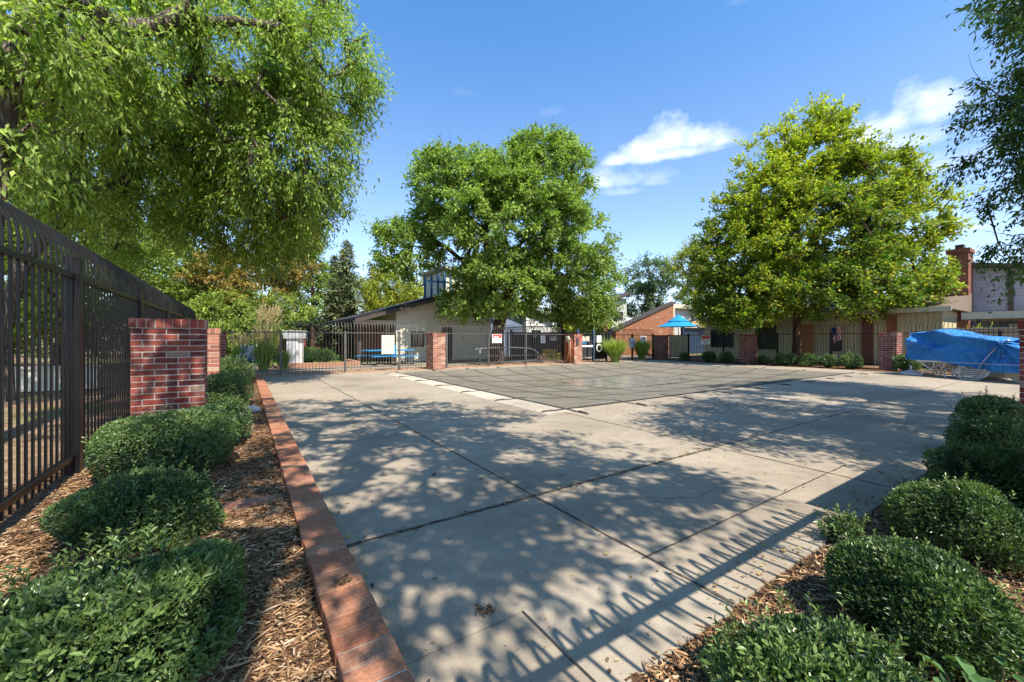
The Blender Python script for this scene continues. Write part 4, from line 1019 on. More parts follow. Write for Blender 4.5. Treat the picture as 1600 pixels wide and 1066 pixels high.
simple_tree(118, 'broadleaf_tree', 'bluish green distant tree right of the tall grey townhouse', 1010, 520, 46, [pb(1015, 430, 46, 40, 26, 2.6, 1), pb(1000, 470, 46, 34, 30, 2.6, .8), pb(1040, 465, 46, 40, 36, 2.6, .8)], 260, 70, .7, .26, 'lf_blue', group='distant trees between the townhouse and the maple')
simple_tree(119, 'yellow_green_tree', 'small yellow green tree peeking out left of the maple', 1090, 520, 38, [pb(1080, 410, 38, 24, 28, 1.6, 1), pb(1100, 445, 38, 34, 36, 2.2, 1), pb(1120, 480, 38, 40, 30, 2.2, .6)], 200, 75, .7, .22, 'lf_yellow', group='distant trees between the townhouse and the maple')
simple_tree(120, 'broadleaf_tree', 'light green tree glimpsed behind the second middle tree above the gate', 920, 530, 38, [pb(915, 490, 38, 45, 26, 2.4, 1), pb(870, 500, 38, 40, 20, 2.4, .6)], 150, 70, .8, .25, 'lf_yellow', group=GB)
simple_tree(121, 'broadleaf_tree', 'dark green tree behind the spruces and the bronze tree', 520, 540, 50, [pb(500, 460, 50, 70, 55, 3, 1), pb(420, 450, 50, 80, 60, 3, 1), pb(560, 480, 50, 50, 35, 3, .6)], 280, 60, 1.0, .32, 'lf_dark', group=GB)
simple_tree(122, 'broadleaf_tree', 'dark tree mass far behind the left fence', 200, 540, 30, [pb(150, 430, 30, 130, 80, 3, 1), pb(300, 400, 30, 110, 90, 3, 1), pb(0, 430, 28, 130, 90, 3, .8)], 420, 60, .9, .28, 'lf_dark', group=GB)
simple_tree(123, 'broadleaf_tree', 'dark green tree behind the right hand roofs and the maple', 1330, 540, 44, [pb(1300, 440, 44, 120, 50, 3, 1)], 160, 60, 1.0, .3, 'lf_dark', group='distant trees between the townhouse and the maple')

tree(124, 'hedge', 'long leafy hedge seen low through the bars of the left fence', 'hedge', [A(60, 560, 18), A(60, 535, 18), A(60, 522, 18)], .05,
     [pb(-220, 520, 19, 90, 26, 1, 1), pb(-60, 520, 19, 90, 26, 1, 1), pb(60, 520, 19, 90, 26, 1, 1), pb(180, 522, 19, 90, 24, 1, 1), pb(260, 524, 20, 60, 22, 1, .6), pb(-120, 490, 22, 120, 30, 1, .7), pb(100, 490, 22, 120, 30, 1, .7)], 420, 60, .5, .17, .09, 'lf_green', 'bark_brown', twigs=False)
for px, sd, lab in ((482, 91, 'dark low bush beyond the far fence, right of the white cabinet'), (505, 92, 'dark low bush beyond the far fence at the foot of the spruces')):
    q = A(px, 556, 22.0); make_shrub('bush', (q.x, q.y, 0), sd, .6, .55, .42, 2200, .09, lab, mat='lf_dark', n6=False, sprigs=8, cat='bush')
def spruce(seed, px, Z, top_py, half_px, label, lean=0.0, bare=0.0):
    rs = np.random.RandomState(seed); b = A(px, 545, Z); b.z = 0; h = CAMH + (HZ - top_py) / FPX * Z; R = half_px / FPX * Z
    root = empty('spruce_tree', tuple(b)); tag(root, label, 'tree', 'spruces behind the far fence')
    mb = MB(); mb.tube([(0, 0, -.1), (lean * .4, 0, h * .3), (lean, 0, h * .6), (lean, 0, h)], [.17, .13, .08, .01], 9)
    Ps, Ds, Us = [], [], []
    z = h * (.16 + bare); 
    while z < h - .1:
        f = 1 - (z / h); rad = R * (f ** .8) * rs.uniform(.75, 1.12) + .08; nb = 7 + int(5 * f)
        for k in range(nb):
            a = rs.uniform(0, 6.28); q = np.array([math.cos(a), math.sin(a), 0]); rr = rad * rs.uniform(.7, 1.1)
            base = np.array([lean * min(z / (h * .6), 1), 0, z]); dz = -.25 * rr
            tip = base + q * rr + np.array([0, 0, dz + .12 * rr])
            if rs.rand() < .5: mb.tube([base, base + q * rr * .6 + np.array([0, 0, dz * .8]), tip], [.022, .014, .004], 3, cap=False)
            m = int(26 * max(rr, .25)) + 6; t_ = rs.rand(m) ** .75
            P = base + (tip - base) * t_[:, None] + np.array([0, 0, 1]) * (-.12 * rr * np.sin(t_ * 3.14))[:, None] + rs.normal(size=(m, 3)) * .09
            Ps.append(P); Ds.append(q + rs.normal(size=(m, 3)) * .7 + np.array([0, 0, -.35])); Us.append(rs.normal(size=(m, 3)) * .4 + np.array([0, 0, 1]))
        z += .20 + .14 * f
    P = np.vstack(Ps); n = len(P); L = rs.uniform(.16, .34, n)
    V, Q, k = leaf_arrays(P, np.vstack(Ds), np.vstack(Us), L, L * .32, .2)
    mb.build('trunk', M['bark_grey'], root)
    np_obj('crown', V, Q, M['lf_spruce'], root, attrs={'rnd': np.repeat(rs.rand(n), k), 'tone': np.repeat(np.clip(.5 + rs.normal(0, .3, n), 0, 1), k)})
spruce(131, 523, 33, 398, 31, 'left spruce of the row of three behind the far fence')
spruce(132, 536, 35, 390, 29, 'middle spruce of the row of three behind the far fence')
spruce(133, 553, 32, 377, 46, 'tallest spruce, right of the row of three, with a bare leaning trunk', lean=-.5, bare=.1)
spruce(134, 582, 38, 412, 26, 'small spruce between the tallest spruce and the yellow green tree')

# the drooping sprig of big leaves at the top edge belongs to the shade tree
st_root = [o for o in COL.objects if o.name.startswith('shade_tree')][0]
rs = np.random.RandomState(140); off = np.array(tuple(st_root.location)); Ps, Ds = [], []; mb = MB()
for (px, py) in ((212, -12), (232, -8), (262, -20), (292, -15), (308, -8), (335, -22), (352, -14), (275, -35), (225, -32), (330, -40)):
    e = np.array(tuple(A(px, py, 2.35 + rs.uniform(-.15, .2)))) - off; s0 = e + np.array([rs.uniform(-.2, .2), rs.uniform(-.1, .2), .45])
    mb.tube([s0, e], [.004, .0015], 4)
    for j in range(13):
        t_ = rs.rand(); Ps.append(s0 + (e - s0) * t_); Ds.append(np.array([rs.normal() * .55, rs.normal() * .55, -1.0]))
for (px, py) in ((280, -200), (330, -260), (230, -210)):
    mb.tube([np.array(tuple(A(px, py, 2.4))) - off + np.array([-.6, -1.5, 2.6]), np.array(tuple(A(px, py, 2.4))) - off, np.array(tuple(A(px - 10, -60, 2.4))) - off], [.02, .012, .005], 5)
P = np.array(Ps); n = len(P); L = rs.uniform(.07, .12, n)
V, Q, k = leaf_arrays(P, np.array(Ds), rs.normal(size=(n, 3)), L, L * .30, .15, True)
np_obj('drooping_sprig', V, Q, M['lf_dark'], st_root, attrs={'rnd': np.repeat(rs.rand(n), k), 'tone': np.repeat(rs.rand(n) * .6, k)})
mb.build('twig', M['bark_brown'], st_root)

# ------------------------------------------------------------------ ornamental grasses
def grass_clump(name, loc, r, h, n, seed, label, mat='lf_grass', plumes=0, group=None, tonelo=.1, bend=1.0):
    rs = np.random.RandomState(seed); root = empty(name, loc); tag(root, label, 'ornamental grass', group)
    V, Q, R_, T_ = [], [], [], []
    seg = 5; tt = np.linspace(0, 1, seg + 1)
    for i in range(n):
        a = rs.uniform(0, 6.28); q = np.array([math.cos(a), math.sin(a)]); hh = h * rs.uniform(.6, 1.05); out = r * rs.uniform(.15, 1.1) * bend
        p0 = q * rs.uniform(0, .22) * r; w = rs.uniform(.010, .018); s = np.array([-q[1], q[0]]); b = len(V)
        drop = rs.uniform(.1, .75) * bend
        for t_ in tt:
            xy = p0 + q * out * t_ ** 1.7; z = hh * (1.25 * t_ - drop * .65 * t_ ** 3); ww = w * (1 - t_) ** .6 + .001
            V.append((xy[0] - s[0] * ww, xy[1] - s[1] * ww, z)); V.append((xy[0] + s[0] * ww, xy[1] + s[1] * ww, z))
        for k in range(seg): Q.append((b + 2 * k, b + 2 * k + 1, b + 2 * k + 3, b + 2 * k + 2))
        R_ += [rs.rand()] * (2 * seg + 2); T_ += [tonelo + (1 - tonelo) * rs.rand()] * (2 * seg + 2)
    np_obj('blades', V, Q, M[mat], root, attrs={'rnd': R_, 'tone': T_})
    if plumes:
        P, D = [], []; mb = MB()
        for i in range(plumes):
            a = rs.uniform(0, 6.28); q = np.array([math.cos(a), math.sin(a), 0]); top = q * r * rs.uniform(.1, .75) + np.array([0, 0, h * rs.uniform(1.15, 1.6)])
            mid = q * r * .15 + np.array([0, 0, h * .8]); mb.tube([(0, 0, 0), mid, top], [.004, .003, .002], 3, cap=False)
            m = 60; t_ = rs.rand(m)[:, None]; ax = norm((top - mid)[None])[0]; ln = .16 * h
            P.append(top - ax * ln * t_ * 1.6 + rs.normal(size=(m, 3)) * .018); D.append(ax + rs.normal(size=(m, 3)) * .35)
        P = np.vstack(P); n = len(P); L = rs.uniform(.03, .07, n) * (h / 1.0) ** .5
        V, Q, k = leaf_arrays(P, np.vstack(D), rs.normal(size=(n, 3)), L, L * .3, .1)
        np_obj('plumes', V, Q, M['lf_plume'], root, attrs={'rnd': np.repeat(rs.rand(n), k), 'tone': np.repeat(rs.rand(n), k)})
        mb.build('stem', M['lf_plume'], root)
g1 = G(961, 566); g2 = G(1003, 562)
grass_clump('fountain_grass', (g1.x, g1.y, 0), .95, 1.25, 1500, 1, 'bright arching fountain grass just right of the entry gate')
grass_clump('fountain_grass', (g2.x, g2.y, 0), .85, 1.25, 1200, 2, 'shaded arching fountain grass between the bright clump and the dark corner pillar', mat='lf_grass', tonelo=0)
p = A(412, 570, 16.3); grass_clump('plume_grass', (p.x, p.y, 0), .75, 1.15, 900, 3, 'tan plumed grass clump behind the far fence, left of the white cabinet', plumes=60, tonelo=.2, bend=.7)
p = A(442, 570, 16.6); grass_clump('low_grass', (p.x, p.y, 0), .55, .75, 900, 4, 'green grass clump in front of the white cabinet behind the fence', tonelo=.1, bend=.6)
p = A(376, 570, 16.8); grass_clump('plume_grass', (p.x, p.y, 0), .6, 1.0, 500, 6, 'shorter tan grass clump farthest left behind the far fence', plumes=30, tonelo=.2, bend=.7)
p = A(418, 560, 19.5); grass_clump('pampas_grass', (p.x, p.y, 0), .9, 1.9, 700, 5, 'tall pampas grass with pale grey plumes rising behind the far fence', plumes=55, tonelo=.0, bend=.7)

# ------------------------------------------------------------------ pool cover
def cover_z(x, y):
    u = np.clip((x - PX0) / (PX1 - PX0), 0, 1); v = np.clip((y - PY0) / (PY1 - PY0), 0, 1)
    s = (np.sin(np.pi * u) ** .55) * (np.sin(np.pi * v) ** .6)
    z = .014 - .34 * s
    iu = (x - CX0) / 1.561 * np.pi; iv = (y - CY0) / 1.592 * np.pi
    z -= s * .035 * np.abs(np.sin(iu)) * np.abs(np.sin(iv))
    return z
def cover_sheet(x0, x1, y0, y1, nx, ny, dz, f=None):
    xs = np.linspace(x0, x1, nx); ys = np.linspace(y0, y1, ny); X, Y = np.meshgrid(xs, ys); Z = cover_z(X, Y) + dz
    V = np.stack([X.ravel(), Y.ravel(), Z.ravel()], 1); i = np.arange((ny - 1) * nx).reshape(ny - 1, nx)[:, :-1].ravel()
    return V, np.stack([i, i + 1, i + nx + 1, i + nx], 1)
pc = empty('pool_cover', (0, 0, 0)); tag(pc, 'taupe mesh safety cover with black straps stretched over the swimming pool', 'pool cover')
V, Q = cover_sheet(CX0, CX1, CY0, CY1, 200, 140, 0)
np_obj('mesh_cloth', V, Q, M['cover'], pc, smooth=True)
V = []; Q = []
def strap_line(axis, c, a, b, w=.028, dz=.007, n=120):
    base = len(V)
    for i in range(n + 1):
        t_ = a + (b - a) * i / n
        for s in (-w, w):
            x, y = (c + s, t_) if axis == 'y' else (t_, c + s)
            inside = CX0 < x < CX1 and CY0 < y < CY1
            V.append((x, y, (float(cover_z(np.array(x), np.array(y))) if inside else .010) + dz))
    for i in range(n):
        k = base + 2 * i; Q.append((k, k + 2, k + 3, k + 1) if axis == 'x' else (k, k + 1, k + 3, k + 2))
ext = .34
for k in range(10):
    strap_line('y', CX0 + (CX1 - CX0) * k / 9, CY0 - (ext if 0 < k < 9 or True else 0), CY1 + ext)
for k in range(7):
    strap_line('x', CY0 + (CY1 - CY0) * k / 6, CX0 - ext, CX1 + ext)
so = np_obj('straps', np.array(V), Q, M['strap'], pc)
mb = MB()
for k in range(10):
    x = CX0 + (CX1 - CX0) * k / 9
    for y, s in ((CY0 - ext, -1), (CY1 + ext, 1)):
        mb.tube([(x, y, .018), (x, y + s * .20, .018)], .016, 6); mb.lathe([(.03, .006), (.028, .012), (.012, .02)], (x, y + s * .22, 0), 8)
for k in range(7):
    y = CY0 + (CY1 - CY0) * k / 6
    for x, s in ((CX0 - ext, -1), (CX1 + ext, 1)):
        mb.tube([(x, y, .018), (x + s * .20, y, .018)], .016, 6); mb.lathe([(.03, .006), (.028, .012), (.012, .02)], (x + s * .22, y, 0), 8)
mb.build('anchor_springs', M['strap'], pc)
# water lying in the middle of the cover
rs = np.random.RandomState(5); xs = np.linspace(8.2, 15.4, 110); ys = np.linspace(8.6, 12.9, 70); X, Y = np.meshgrid(xs, ys)
nz = sum(np.sin(X * rs.uniform(1, 5) + Y * rs.uniform(1, 5) + rs.uniform(0, 6)) for _ in range(6)) / 6
zl = -.300; keep = (cover_z(X, Y) + .022 * nz < zl + .006)
V, Q = cover_sheet(8.2, 15.4, 8.6, 12.9, 110, 70, 0); V[:, 2] = zl + .009
kk = keep.ravel(); Q = Q[kk[Q].all(1)]
tag(np_obj('water', V, Q, M['puddle']), kind='structure')
rs = np.random.RandomState(6); n = 900; c = G(870, 598); P = np.column_stack([np.concatenate([rs.normal(9.6, .8, n // 2), rs.uniform(8.3, 15, n - n // 2)]), np.concatenate([rs.normal(11.6, .35, n // 2), rs.normal(9.4, .5, n - n // 2)]), np.full(n, -.28)])
P[:, 2] = np.maximum(cover_z(P[:, 0], P[:, 1]), zl + .01) + .012
D = rs.normal(size=(n, 3)) * [1, 1, .15]; L = rs.uniform(.02, .06, n); V, Q, k = leaf_arrays(P, D, rs.normal(size=(n, 3)) * .3 + [0, 0, 1], L, L * .5, .2)
tag(np_obj('leaf_litter', V, Q, M['litter'], attrs={'rnd': np.repeat(rs.rand(n), k)}), 'wet leaves and dirt gathered in the sagging middle of the pool cover', 'leaf litter', kind='stuff')
mb = MB(); mb.box(PX0 - .05, PX1 + .05, PY0 - .05, PY1 + .05, -1.9, -1.8); tag(mb.build('pool_floor', M['concrete']), kind='structure')

# ------------------------------------------------------------------ outside paving
mb = MB(); rect_sheet(mb, -1.5, 23.4, 16.36, 18.1, -.006); tag(mb.build('gravel_strip', M['gravel']), kind='structure')
mb = MB(); rect_sheet(mb, -3, 15.2, 18.1, 20.3, -.010); rect_sheet(mb, 4.8, 9.5, 20.3, 22.9, -.010); rect_sheet(mb, 15.2, 26, 17.6, 22.5, -.008)
tag(mb.build('walkway', M['concrete']), kind='structure')
mb = MB(); rect_sheet(mb, -1.0, 7.6, 23.3, 34, -.018); tag(mb.build('lawn', M['lawn']), kind='structure')
mb = MB(); mb.box(1.2, 4.7, 20.35, 20.6, -.05, .22); mb.box(4.5, 4.75, 20.6, 23.0, -.05, .22)
tag(mb.build('brick_edging', M['brick_tan']), 'low pink brick planter edging beyond the far fence, left of the picnic tables', 'edging')
mb = MB(); rect_sheet(mb, 1.2, 4.49, 20.61, 23.2, .05); tag(mb.build('planter_soil', M['gravel']), kind='structure')

# ------------------------------------------------------------------ buildings
def wall(root, name, mat, x0, x1, y0, y1, z0, z1):
    m = MB(); m.box(x0, x1, y0, y1, z0, z1); return m.build(name, M[mat], root)
def prism_part(root, name, mat, poly, axis, a, b):
    m = MB(); m.prism(poly, axis, a, b); return m.build(name, M[mat], root)
def window_y(root, x0, x1, z0, z1, y, frame='trim_dark', mull=1, d=.06):      # in a wall facing -y
    m = MB(); w = .05
    m.box(x0, x1, y - d, y - .002, z0, z0 + w); m.box(x0, x1, y - d, y - .002, z1 - w, z1)
    m.box(x0, x0 + w, y - d, y - .002, z0 + w, z1 - w); m.box(x1 - w, x1, y - d, y - .002, z0 + w, z1 - w)
    for k in range(mull):
        xm = x0 + (x1 - x0) * (k + 1) / (mull + 1); m.box(xm - .02, xm + .02, y - d + .01, y - .002, z0 + w, z1 - w)
    f = m.build('window', M[frame], root)
    g = MB(); g.box(x0 + w, x1 - w, y - .03, y - .012, z0 + w, z1 - w); g.build('pane', M['glass'], f)
def window_x(root, y0, y1, z0, z1, x, frame='trim_dark', mull=1, d=.06):      # in a wall facing -x
    m = MB(); w = .06
    m.box(x - d, x - .002, y0, y1, z0, z0 + w); m.box(x - d, x - .002, y0, y1, z1 - w, z1)
    m.box(x - d, x - .002, y0, y0 + w, z0 + w, z1 - w); m.box(x - d, x - .002, y1 - w, y1, z0 + w, z1 - w)
    for k in range(mull):
        ym = y0 + (y1 - y0) * (k + 1) / (mull + 1); m.box(x - d + .01, x - .002, ym - .025, ym + .025, z0 + w, z1 - w)
    f = m.build('window', M[frame], root)
    g = MB(); g.box(x - .03, x - .012, y0 + w, y1 - w, z0 + w, z1 - w); g.build('pane', M['glass'], f)
def LB(o): return o

# clubhouse: gable end towards the pool
ch = empty('clubhouse', (0, 0, 0)); tag(ch, 'cream stucco clubhouse with a long dark sloping roof behind the big middle tree', 'building')
YC = 23.0
def roofz(x): return 2.42 + .30 * (x - 5.2)
a = WY(619, 510, YC).x; XR = 13.6
prism_part(ch, 'wall', 'stucco', [(a, 0), (XR, 0), (XR, roofz(XR) - .15), (a, roofz(a) - .15)], 'y', YC, YC + 9)
prism_part(ch, 'roof', 'shingle', [(4.9, roofz(4.9)), (XR + .3, roofz(XR + .3)), (XR + .3, roofz(XR + .3) + .16), (4.9, roofz(4.9) + .16)], 'y', YC - .75, YC + 9.4)
prism_part(ch, 'fascia', 'trim_dark', [(4.85, roofz(4.85) - .16), (XR + .35, roofz(XR + .35) - .16), (XR + .35, roofz(XR + .35) + .05), (4.85, roofz(4.85) + .05)], 'y', YC - .80, YC - .752)
wall(ch, 'porch_wall', 'brown_board', 5.6, a - .003, YC + 2.2, YC + 2.4, 0, 2.35)
wall(ch, 'porch_beam', 'trim', 5.0, a - .003, YC + .0, YC + .16, 2.12, 2.36)
for x in (5.2, a - .30): wall(ch, 'post', 'trim_dark', x, x + .16, YC + .003, YC + .14, 0, 2.118)
q0, q1 = WY(646, 540, YC).x, WY(660, 540, YC).x
window_y(ch, q0 - .15, q1 + .1, .85, 1.75, YC, 'trim_dark', 1)
q0, q1 = WY(690, 540, YC).x, WY(706, 540, YC).x
mb = MB(); mb.box(q0, q1, YC - .05, YC - .002, .0, 2.05); d_ = mb.build('door', M['trim_dark'], ch); mb = MB(); mb.lathe([(.03, 0), (.03, .05)], (q1 - .1, YC - .10, 1.0), 8, axis='y'); mb.build('handle', M['galv'], d_)
# upper clerestory block with blue frames
x0, x1 = WY(697, 450, 27).x, WY(745, 450, 27).x
prism_part(ch, 'upper_wall', 'stucco', [(x0, 3.2), (x1 + 1.8, 3.2), (x1 + 1.8, 6.3 - .9), (x1, 6.3 - .35), (x0, 6.3)], 'y', 27, 31)
prism_part(ch, 'upper_roof', 'trim', [(x0 - .4, 6.42), (x1 + 2.1, 5.42), (x1 + 2.1, 5.56), (x0 - .4, 6.56)], 'y', 26.6, 31.4)
gx0, gx1 = WY(664, 450, 26).x, WY(704, 450, 26).x
mb = MB()
for k in range(5):
    x = gx0 + (gx1 - gx0) * k / 4; mb.box(x - .06, x + .06, 26 - .06, 26 + .06, 3.2, 5.6 + k * .12)
fr = mb.build('clerestory_frame', M['blue_paint'], ch); mb = MB(); mb.box(gx0, gx1, 25.93, 26.07, 3.05, 3.42); mb.box(gx0, gx1, 25.95, 26.05, 5.2, 5.32); mb.build('sill', M['blue_paint'], fr)
# wing right of the trunk
wg = empty('annex_building', (0, 0, 0)); tag(wg, 'white sided annex with a recess coloured as blue shade, seen right of the leaning middle trunk', 'building')
xa, xb, xc = WY(788, 500, 27).x, WY(822, 500, 27).x, WY(862, 500, 27).x
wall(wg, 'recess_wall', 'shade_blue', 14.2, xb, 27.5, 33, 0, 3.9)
prism_part(wg, 'wall', 'white_siding', [(xb + .003, 0), (xc, 0), (xc, 2.85), (xb + .003, 3.75)], 'y', 27, 33)
prism_part(wg, 'roof', 'shingle', [(13.9, 5.65), (xc + .5, 2.78), (xc + .5, 2.95), (13.9, 5.82)], 'y', 26.5, 33.4)
prism_part(wg, 'gable', 'grey_siding', [(14.2, 3.905), (xb - .003, 3.905), (xb - .003, 4.0), (14.2, 5.35)], 'y', 27.4, 33)
window_y(wg, xb + .5, xb + 1.5, 1.0, 2.1, 27, 'white', 1)
# dark board fence and yellow blocks behind the gate
root = empty('board_fence', (0, 0, 0)); tag(root, 'dark board fence enclosing the area behind the hose pillar', 'fence')
x0, x1 = WY(798, 530, 21.5).x, WY(935, 530, 22.6).x
mb = MB(); mb.box(x0, x1, 21.5, 21.56, 0, 1.75); mb.build('boards', M['dark_fence'], root)
for k in range(5):
    x = x0 + (x1 - x0) * k / 4; mb = MB(); mb.box(x - .06, x + .06, 21.38, 21.497, 0, 1.9); mb.build('post', M['dark_fence'], root)
for k, (z, yy) in enumerate(((.0, 19.4), (.24, 19.7), (.47, 20.0))):
    pa, pb_ = WY(849, 556, yy).x, WY(906, 556, yy).x
    mb = MB(); mb.box(pa, pb_, yy, yy + .16, z, z + .20)
    tag(mb.build('wheel_stop', M['yellow']), 'yellow painted block behind the hose pillar, ' + ('lowest and nearest of three', 'middle of three', 'highest and farthest of three')[k], 'kerb block', 'yellow blocks behind the gate')
mb = MB(); mb.box(pa, pb_, 20.15, 20.9, -.02, .45); tag(mb.build('ramp_slab', M['concrete']), kind='structure')

# brick and grey townhouse
th = empty('townhouse', (0, 0, 0)); tag(th, 'tall narrow townhouse of pink brick and pale grey siding with one dark window', 'building')
yT = 27.0; xa, xb, xc = WY(936, 500, yT).x, WY(952, 500, yT).x, WY(979, 500, yT).x
wall(th, 'brick_wall', 'brick_tan', xa, xb, yT - .1, yT + 6, 0, WY(945, 476, yT).z)
prism_part(th, 'siding_wall', 'grey_siding', [(xb + .003, 0), (xc, 0), (xc, WY(978, 466, yT).z), (xb + .003, WY(952, 474, yT).z)], 'y', yT, yT + 6)
z0, z1 = WY(952, 470, yT).z, WY(980, 461, yT).z
prism_part(th, 'roof', 'trim_dark', [(xb - .8, z0 - .35), (xc + .3, z1 + .08), (xc + .3, z1 + .26), (xb - .8, z0 - .17)], 'y', yT - .6, yT + 6.3)
window_y(th, WY(959, 490, yT).x, WY(973, 490, yT).x, WY(965, 500, yT).z, WY(965, 487, yT).z, yT, 'trim_dark', 1)

# brick shed-roof house
sh = empty('brick_house', (0, 0, 0)); tag(sh, 'orange brick house wall under a single sloping roof with white siding at its high end', 'building')
yS = 22.0; xa, xb = WY(962, 515, yS).x, WY(1052, 473, yS).x; za, zb = WY(962, 516, yS).z, WY(1052, 475, yS).z
prism_part(sh, 'wall', 'brick_orange', [(xa, 0), (xb, 0), (xb, zb), (xa, za)], 'y', yS, yS + .35)
wall(sh, 'rear_wall', 'brick_orange', xa + .1, xb, yS + .352, yS + 8, 0, za - .1)
sl = (zb - za) / (xb - xa)
prism_part(sh, 'roof', 'trim_dark', [(xa - .5, za - .5 * sl + .01), (xb + .05, zb + .05 * sl + .01), (xb + .05, zb + .05 * sl + .2), (xa - .5, za - .5 * sl + .2)], 'y', yS - .12, yS + .45)
xe = WY(1105, 480, yS).x
wall(sh, 'siding_wall', 'white_siding', xb + .003, xe, yS + .5, yS + 1.2, 0, zb - .35)
wall(sh, 'parapet', 'trim', xb - .05, xe + .3, yS - .0, yS + 1.25, zb - .345, zb + .02)
wall(sh, 'corner_post', 'trim', xb + .003, xb + .22, yS - .02, yS + .2, 0, zb - .348)
window_y(sh, WY(1000, 545, yS).x, WY(1009, 545, yS).x, .9, 1.55, yS, 'white', 0)
prism_part(sh, 'low_gable', 'tan_siding', [(xb + .6, 2.3), (xe + 2, 2.3), (xe + 2, 4.1), (xe - .6, 4.0)], 'y', yS - .9, yS - .7)
wall(sh, 'entry_wall', 'navy', xb + .4, xe + .2, yS - .65, yS - .45, 0, 2.55)
# patio umbrella
u = WY(1060, 510, 19.0); um = empty('patio_umbrella', (u.x, u.y, 0)); tag(um, 'bright blue two tier patio umbrella in front of the orange brick house', 'umbrella')
zb_, zt = WY(1060, 511, 19).z, WY(1060, 492, 19).z; R_ = (WY(1083, 500, 19).x - WY(1037, 500, 19).x) / 2 * .84
def tier(name, r0, z0, r1, z1, n=8):
    mb = MB(); vs = []
    for r, z in ((r0, z0), ((r0 + r1) / 2, (z0 + z1) / 2 - .04), (r1, z1)):
        for k in range(n * 2):
            a = math.pi * k / n; rr = r * (1 if k % 2 == 0 else .93); vs.append((rr * math.cos(a), rr * math.sin(a), z + (0 if k % 2 == 0 else .015)))
    N = n * 2; mb.add(vs, [(i * N + k, i * N + (k + 1) % N, (i + 1) * N + (k + 1) % N, (i + 1) * N + k) for i in range(2) for k in range(N)])
    return mb.build(name, M['blue_cloth'], um)
tier('lower_canopy', R_, zb_, R_ * .38, zb_ + (zt - zb_) * .52); tier('upper_canopy', R_ * .52, zb_ + (zt - zb_) * .45, .03, zt)
mb = MB(); mb.tube([(0, 0, 0), (0, 0, zt)], .025, 8); mb.build('pole', M['galv'], um)
mb = MB(); mb.lathe([(.28, 0), (.28, .05), (.06, .09)], n=16); mb.build('base', M['galv'], um)

# cream condominium along the right side
cd = empty('condominium', (0, 0, 0)); tag(cd, 'long cream sided condominium behind the maple and the right hand fence', 'building')
xW = 27.0; y0, y1 = WX(1473, 500, xW).y, WX(1100, 500, xW).y
wall(cd, 'wall', 'cream_siding', xW, xW + 7, y0, y1, 0, 2.65)
prism_part(cd, 'roof', 'shingle_brown', [(xW - .7, 2.655), (xW + 4, 3.7), (xW + 7.3, 3.7), (xW + 7.3, 2.655)], 'y', y0 - .4, y1 + .4)
wall(cd, 'fascia', 'trim', xW - .76, xW - .70, y0 - .4, y1 + .4, 2.56, 2.78)
for (pa, pb_, ta, tb) in ((1146, 1111, 514, 543), (1213, 1181, 505, 546), (1316, 1300, 512, 549)):
    window_x(cd, WX(pa, 530, xW).y, WX(pb_, 530, xW).y, WX(pa, tb, xW).z, WX(pa, ta, xW).z, xW, 'trim_dark', 1 if pa < 1300 else 0)
mb = MB(); mb.box(xW - .06, xW - .002, WX(1271, 530, xW).y, WX(1247, 530, xW).y, .05, 2.15); mb.build('door', M['terracotta'], cd)
wall(cd, 'brick_panel', 'brick_red', xW - .12, xW - .002, WX(1364, 530, xW).y, WX(1348, 530, xW).y, 0, 2.5)
wall(cd, 'brick_pier', 'brick_orange', xW - .12, xW - .002, WX(1402, 530, xW).y, WX(1387, 530, xW).y, 0, 2.5)
wall(cd, 'foundation', 'stucco', xW - .05, xW - .002, y0, WX(1405, 530, xW).y, 0, .35)
# flag by the narrow window
fx = 26.4; fr = empty('flag', (fx, WX(1308, 520, fx).y, 0)); tag(fr, 'small stars and stripes flag hanging by the narrow window of the condominium', 'flag')
zt = WX(1308, 508, fx).z; zb_ = WX(1308, 530, fx).z
V_ = []; nx, nz = 14, 12; w_ = .42
for j in range(nz + 1):
    for i in range(nx + 1):
        f = i / nx; g = j / nz; V_.append((.05 * math.sin(f * 9 + g), -w_ / 2 + w_ * f * (1 - .15 * g), zt - (zt - zb_) * g - .18 * f))
Q_ = [(j * (nx + 1) + i, j * (nx + 1) + i + 1, (j + 1) * (nx + 1) + i + 1, (j + 1) * (nx + 1) + i) for j in range(nz) for i in range(nx)]
ob = np_obj('cloth', np.array(V_), Q_, [M['stripes'], M['canton']], fr, midx=[1 if (q % nx) > nx * .55 and q // nx < nz * .5 else 0 for q in range(nx * nz)], smooth=True)
mb = MB(); mb.tube([(.55, 0, zt - .5), (-.05, .0, zt + .12), (-.15, 0, zt + .2)], .012, 6); mb.build('pole', M['white'], fr)
# two storey house behind with the brick chimney
hs = empty('blue_grey_house', (0, 0, 0)); tag(hs, 'two storey blue grey sided house with a tall brick chimney at the right', 'building')
xh = 31.2; ya, yb_, ye = WX(1443, 450, xh).y, WX(1513, 450, xh).y, WX(1578, 450, xh).y
prism_part(hs, 'wall', 'blue_siding', [(-3.5, 0), (ya + 1.5, 0), (ya + 1.5, 4.35), (yb_, 5.0), (ye, 4.75), (-3.5, 4.2)], 'x', xh, xh + 7)
prism_part(hs, 'roof', 'trim_dark', [(ya + 2.0, 4.25), (yb_, 5.03), (ye, 4.79), (-3.8, 4.15), (-3.8, 4.33), (ye, 4.97), (yb_, 5.21), (ya + 2.0, 4.43)], 'x', xh - .5, xh + 7.4)
c0, c1 = WX(1513, 430, 30).y, WX(1481, 430, 30).y; ct = WX(1497, 389, 30).z
chm = wall(hs, 'chimney', 'brick_red', 30.0, xh - .003, c0, c1, 0, ct - .2)
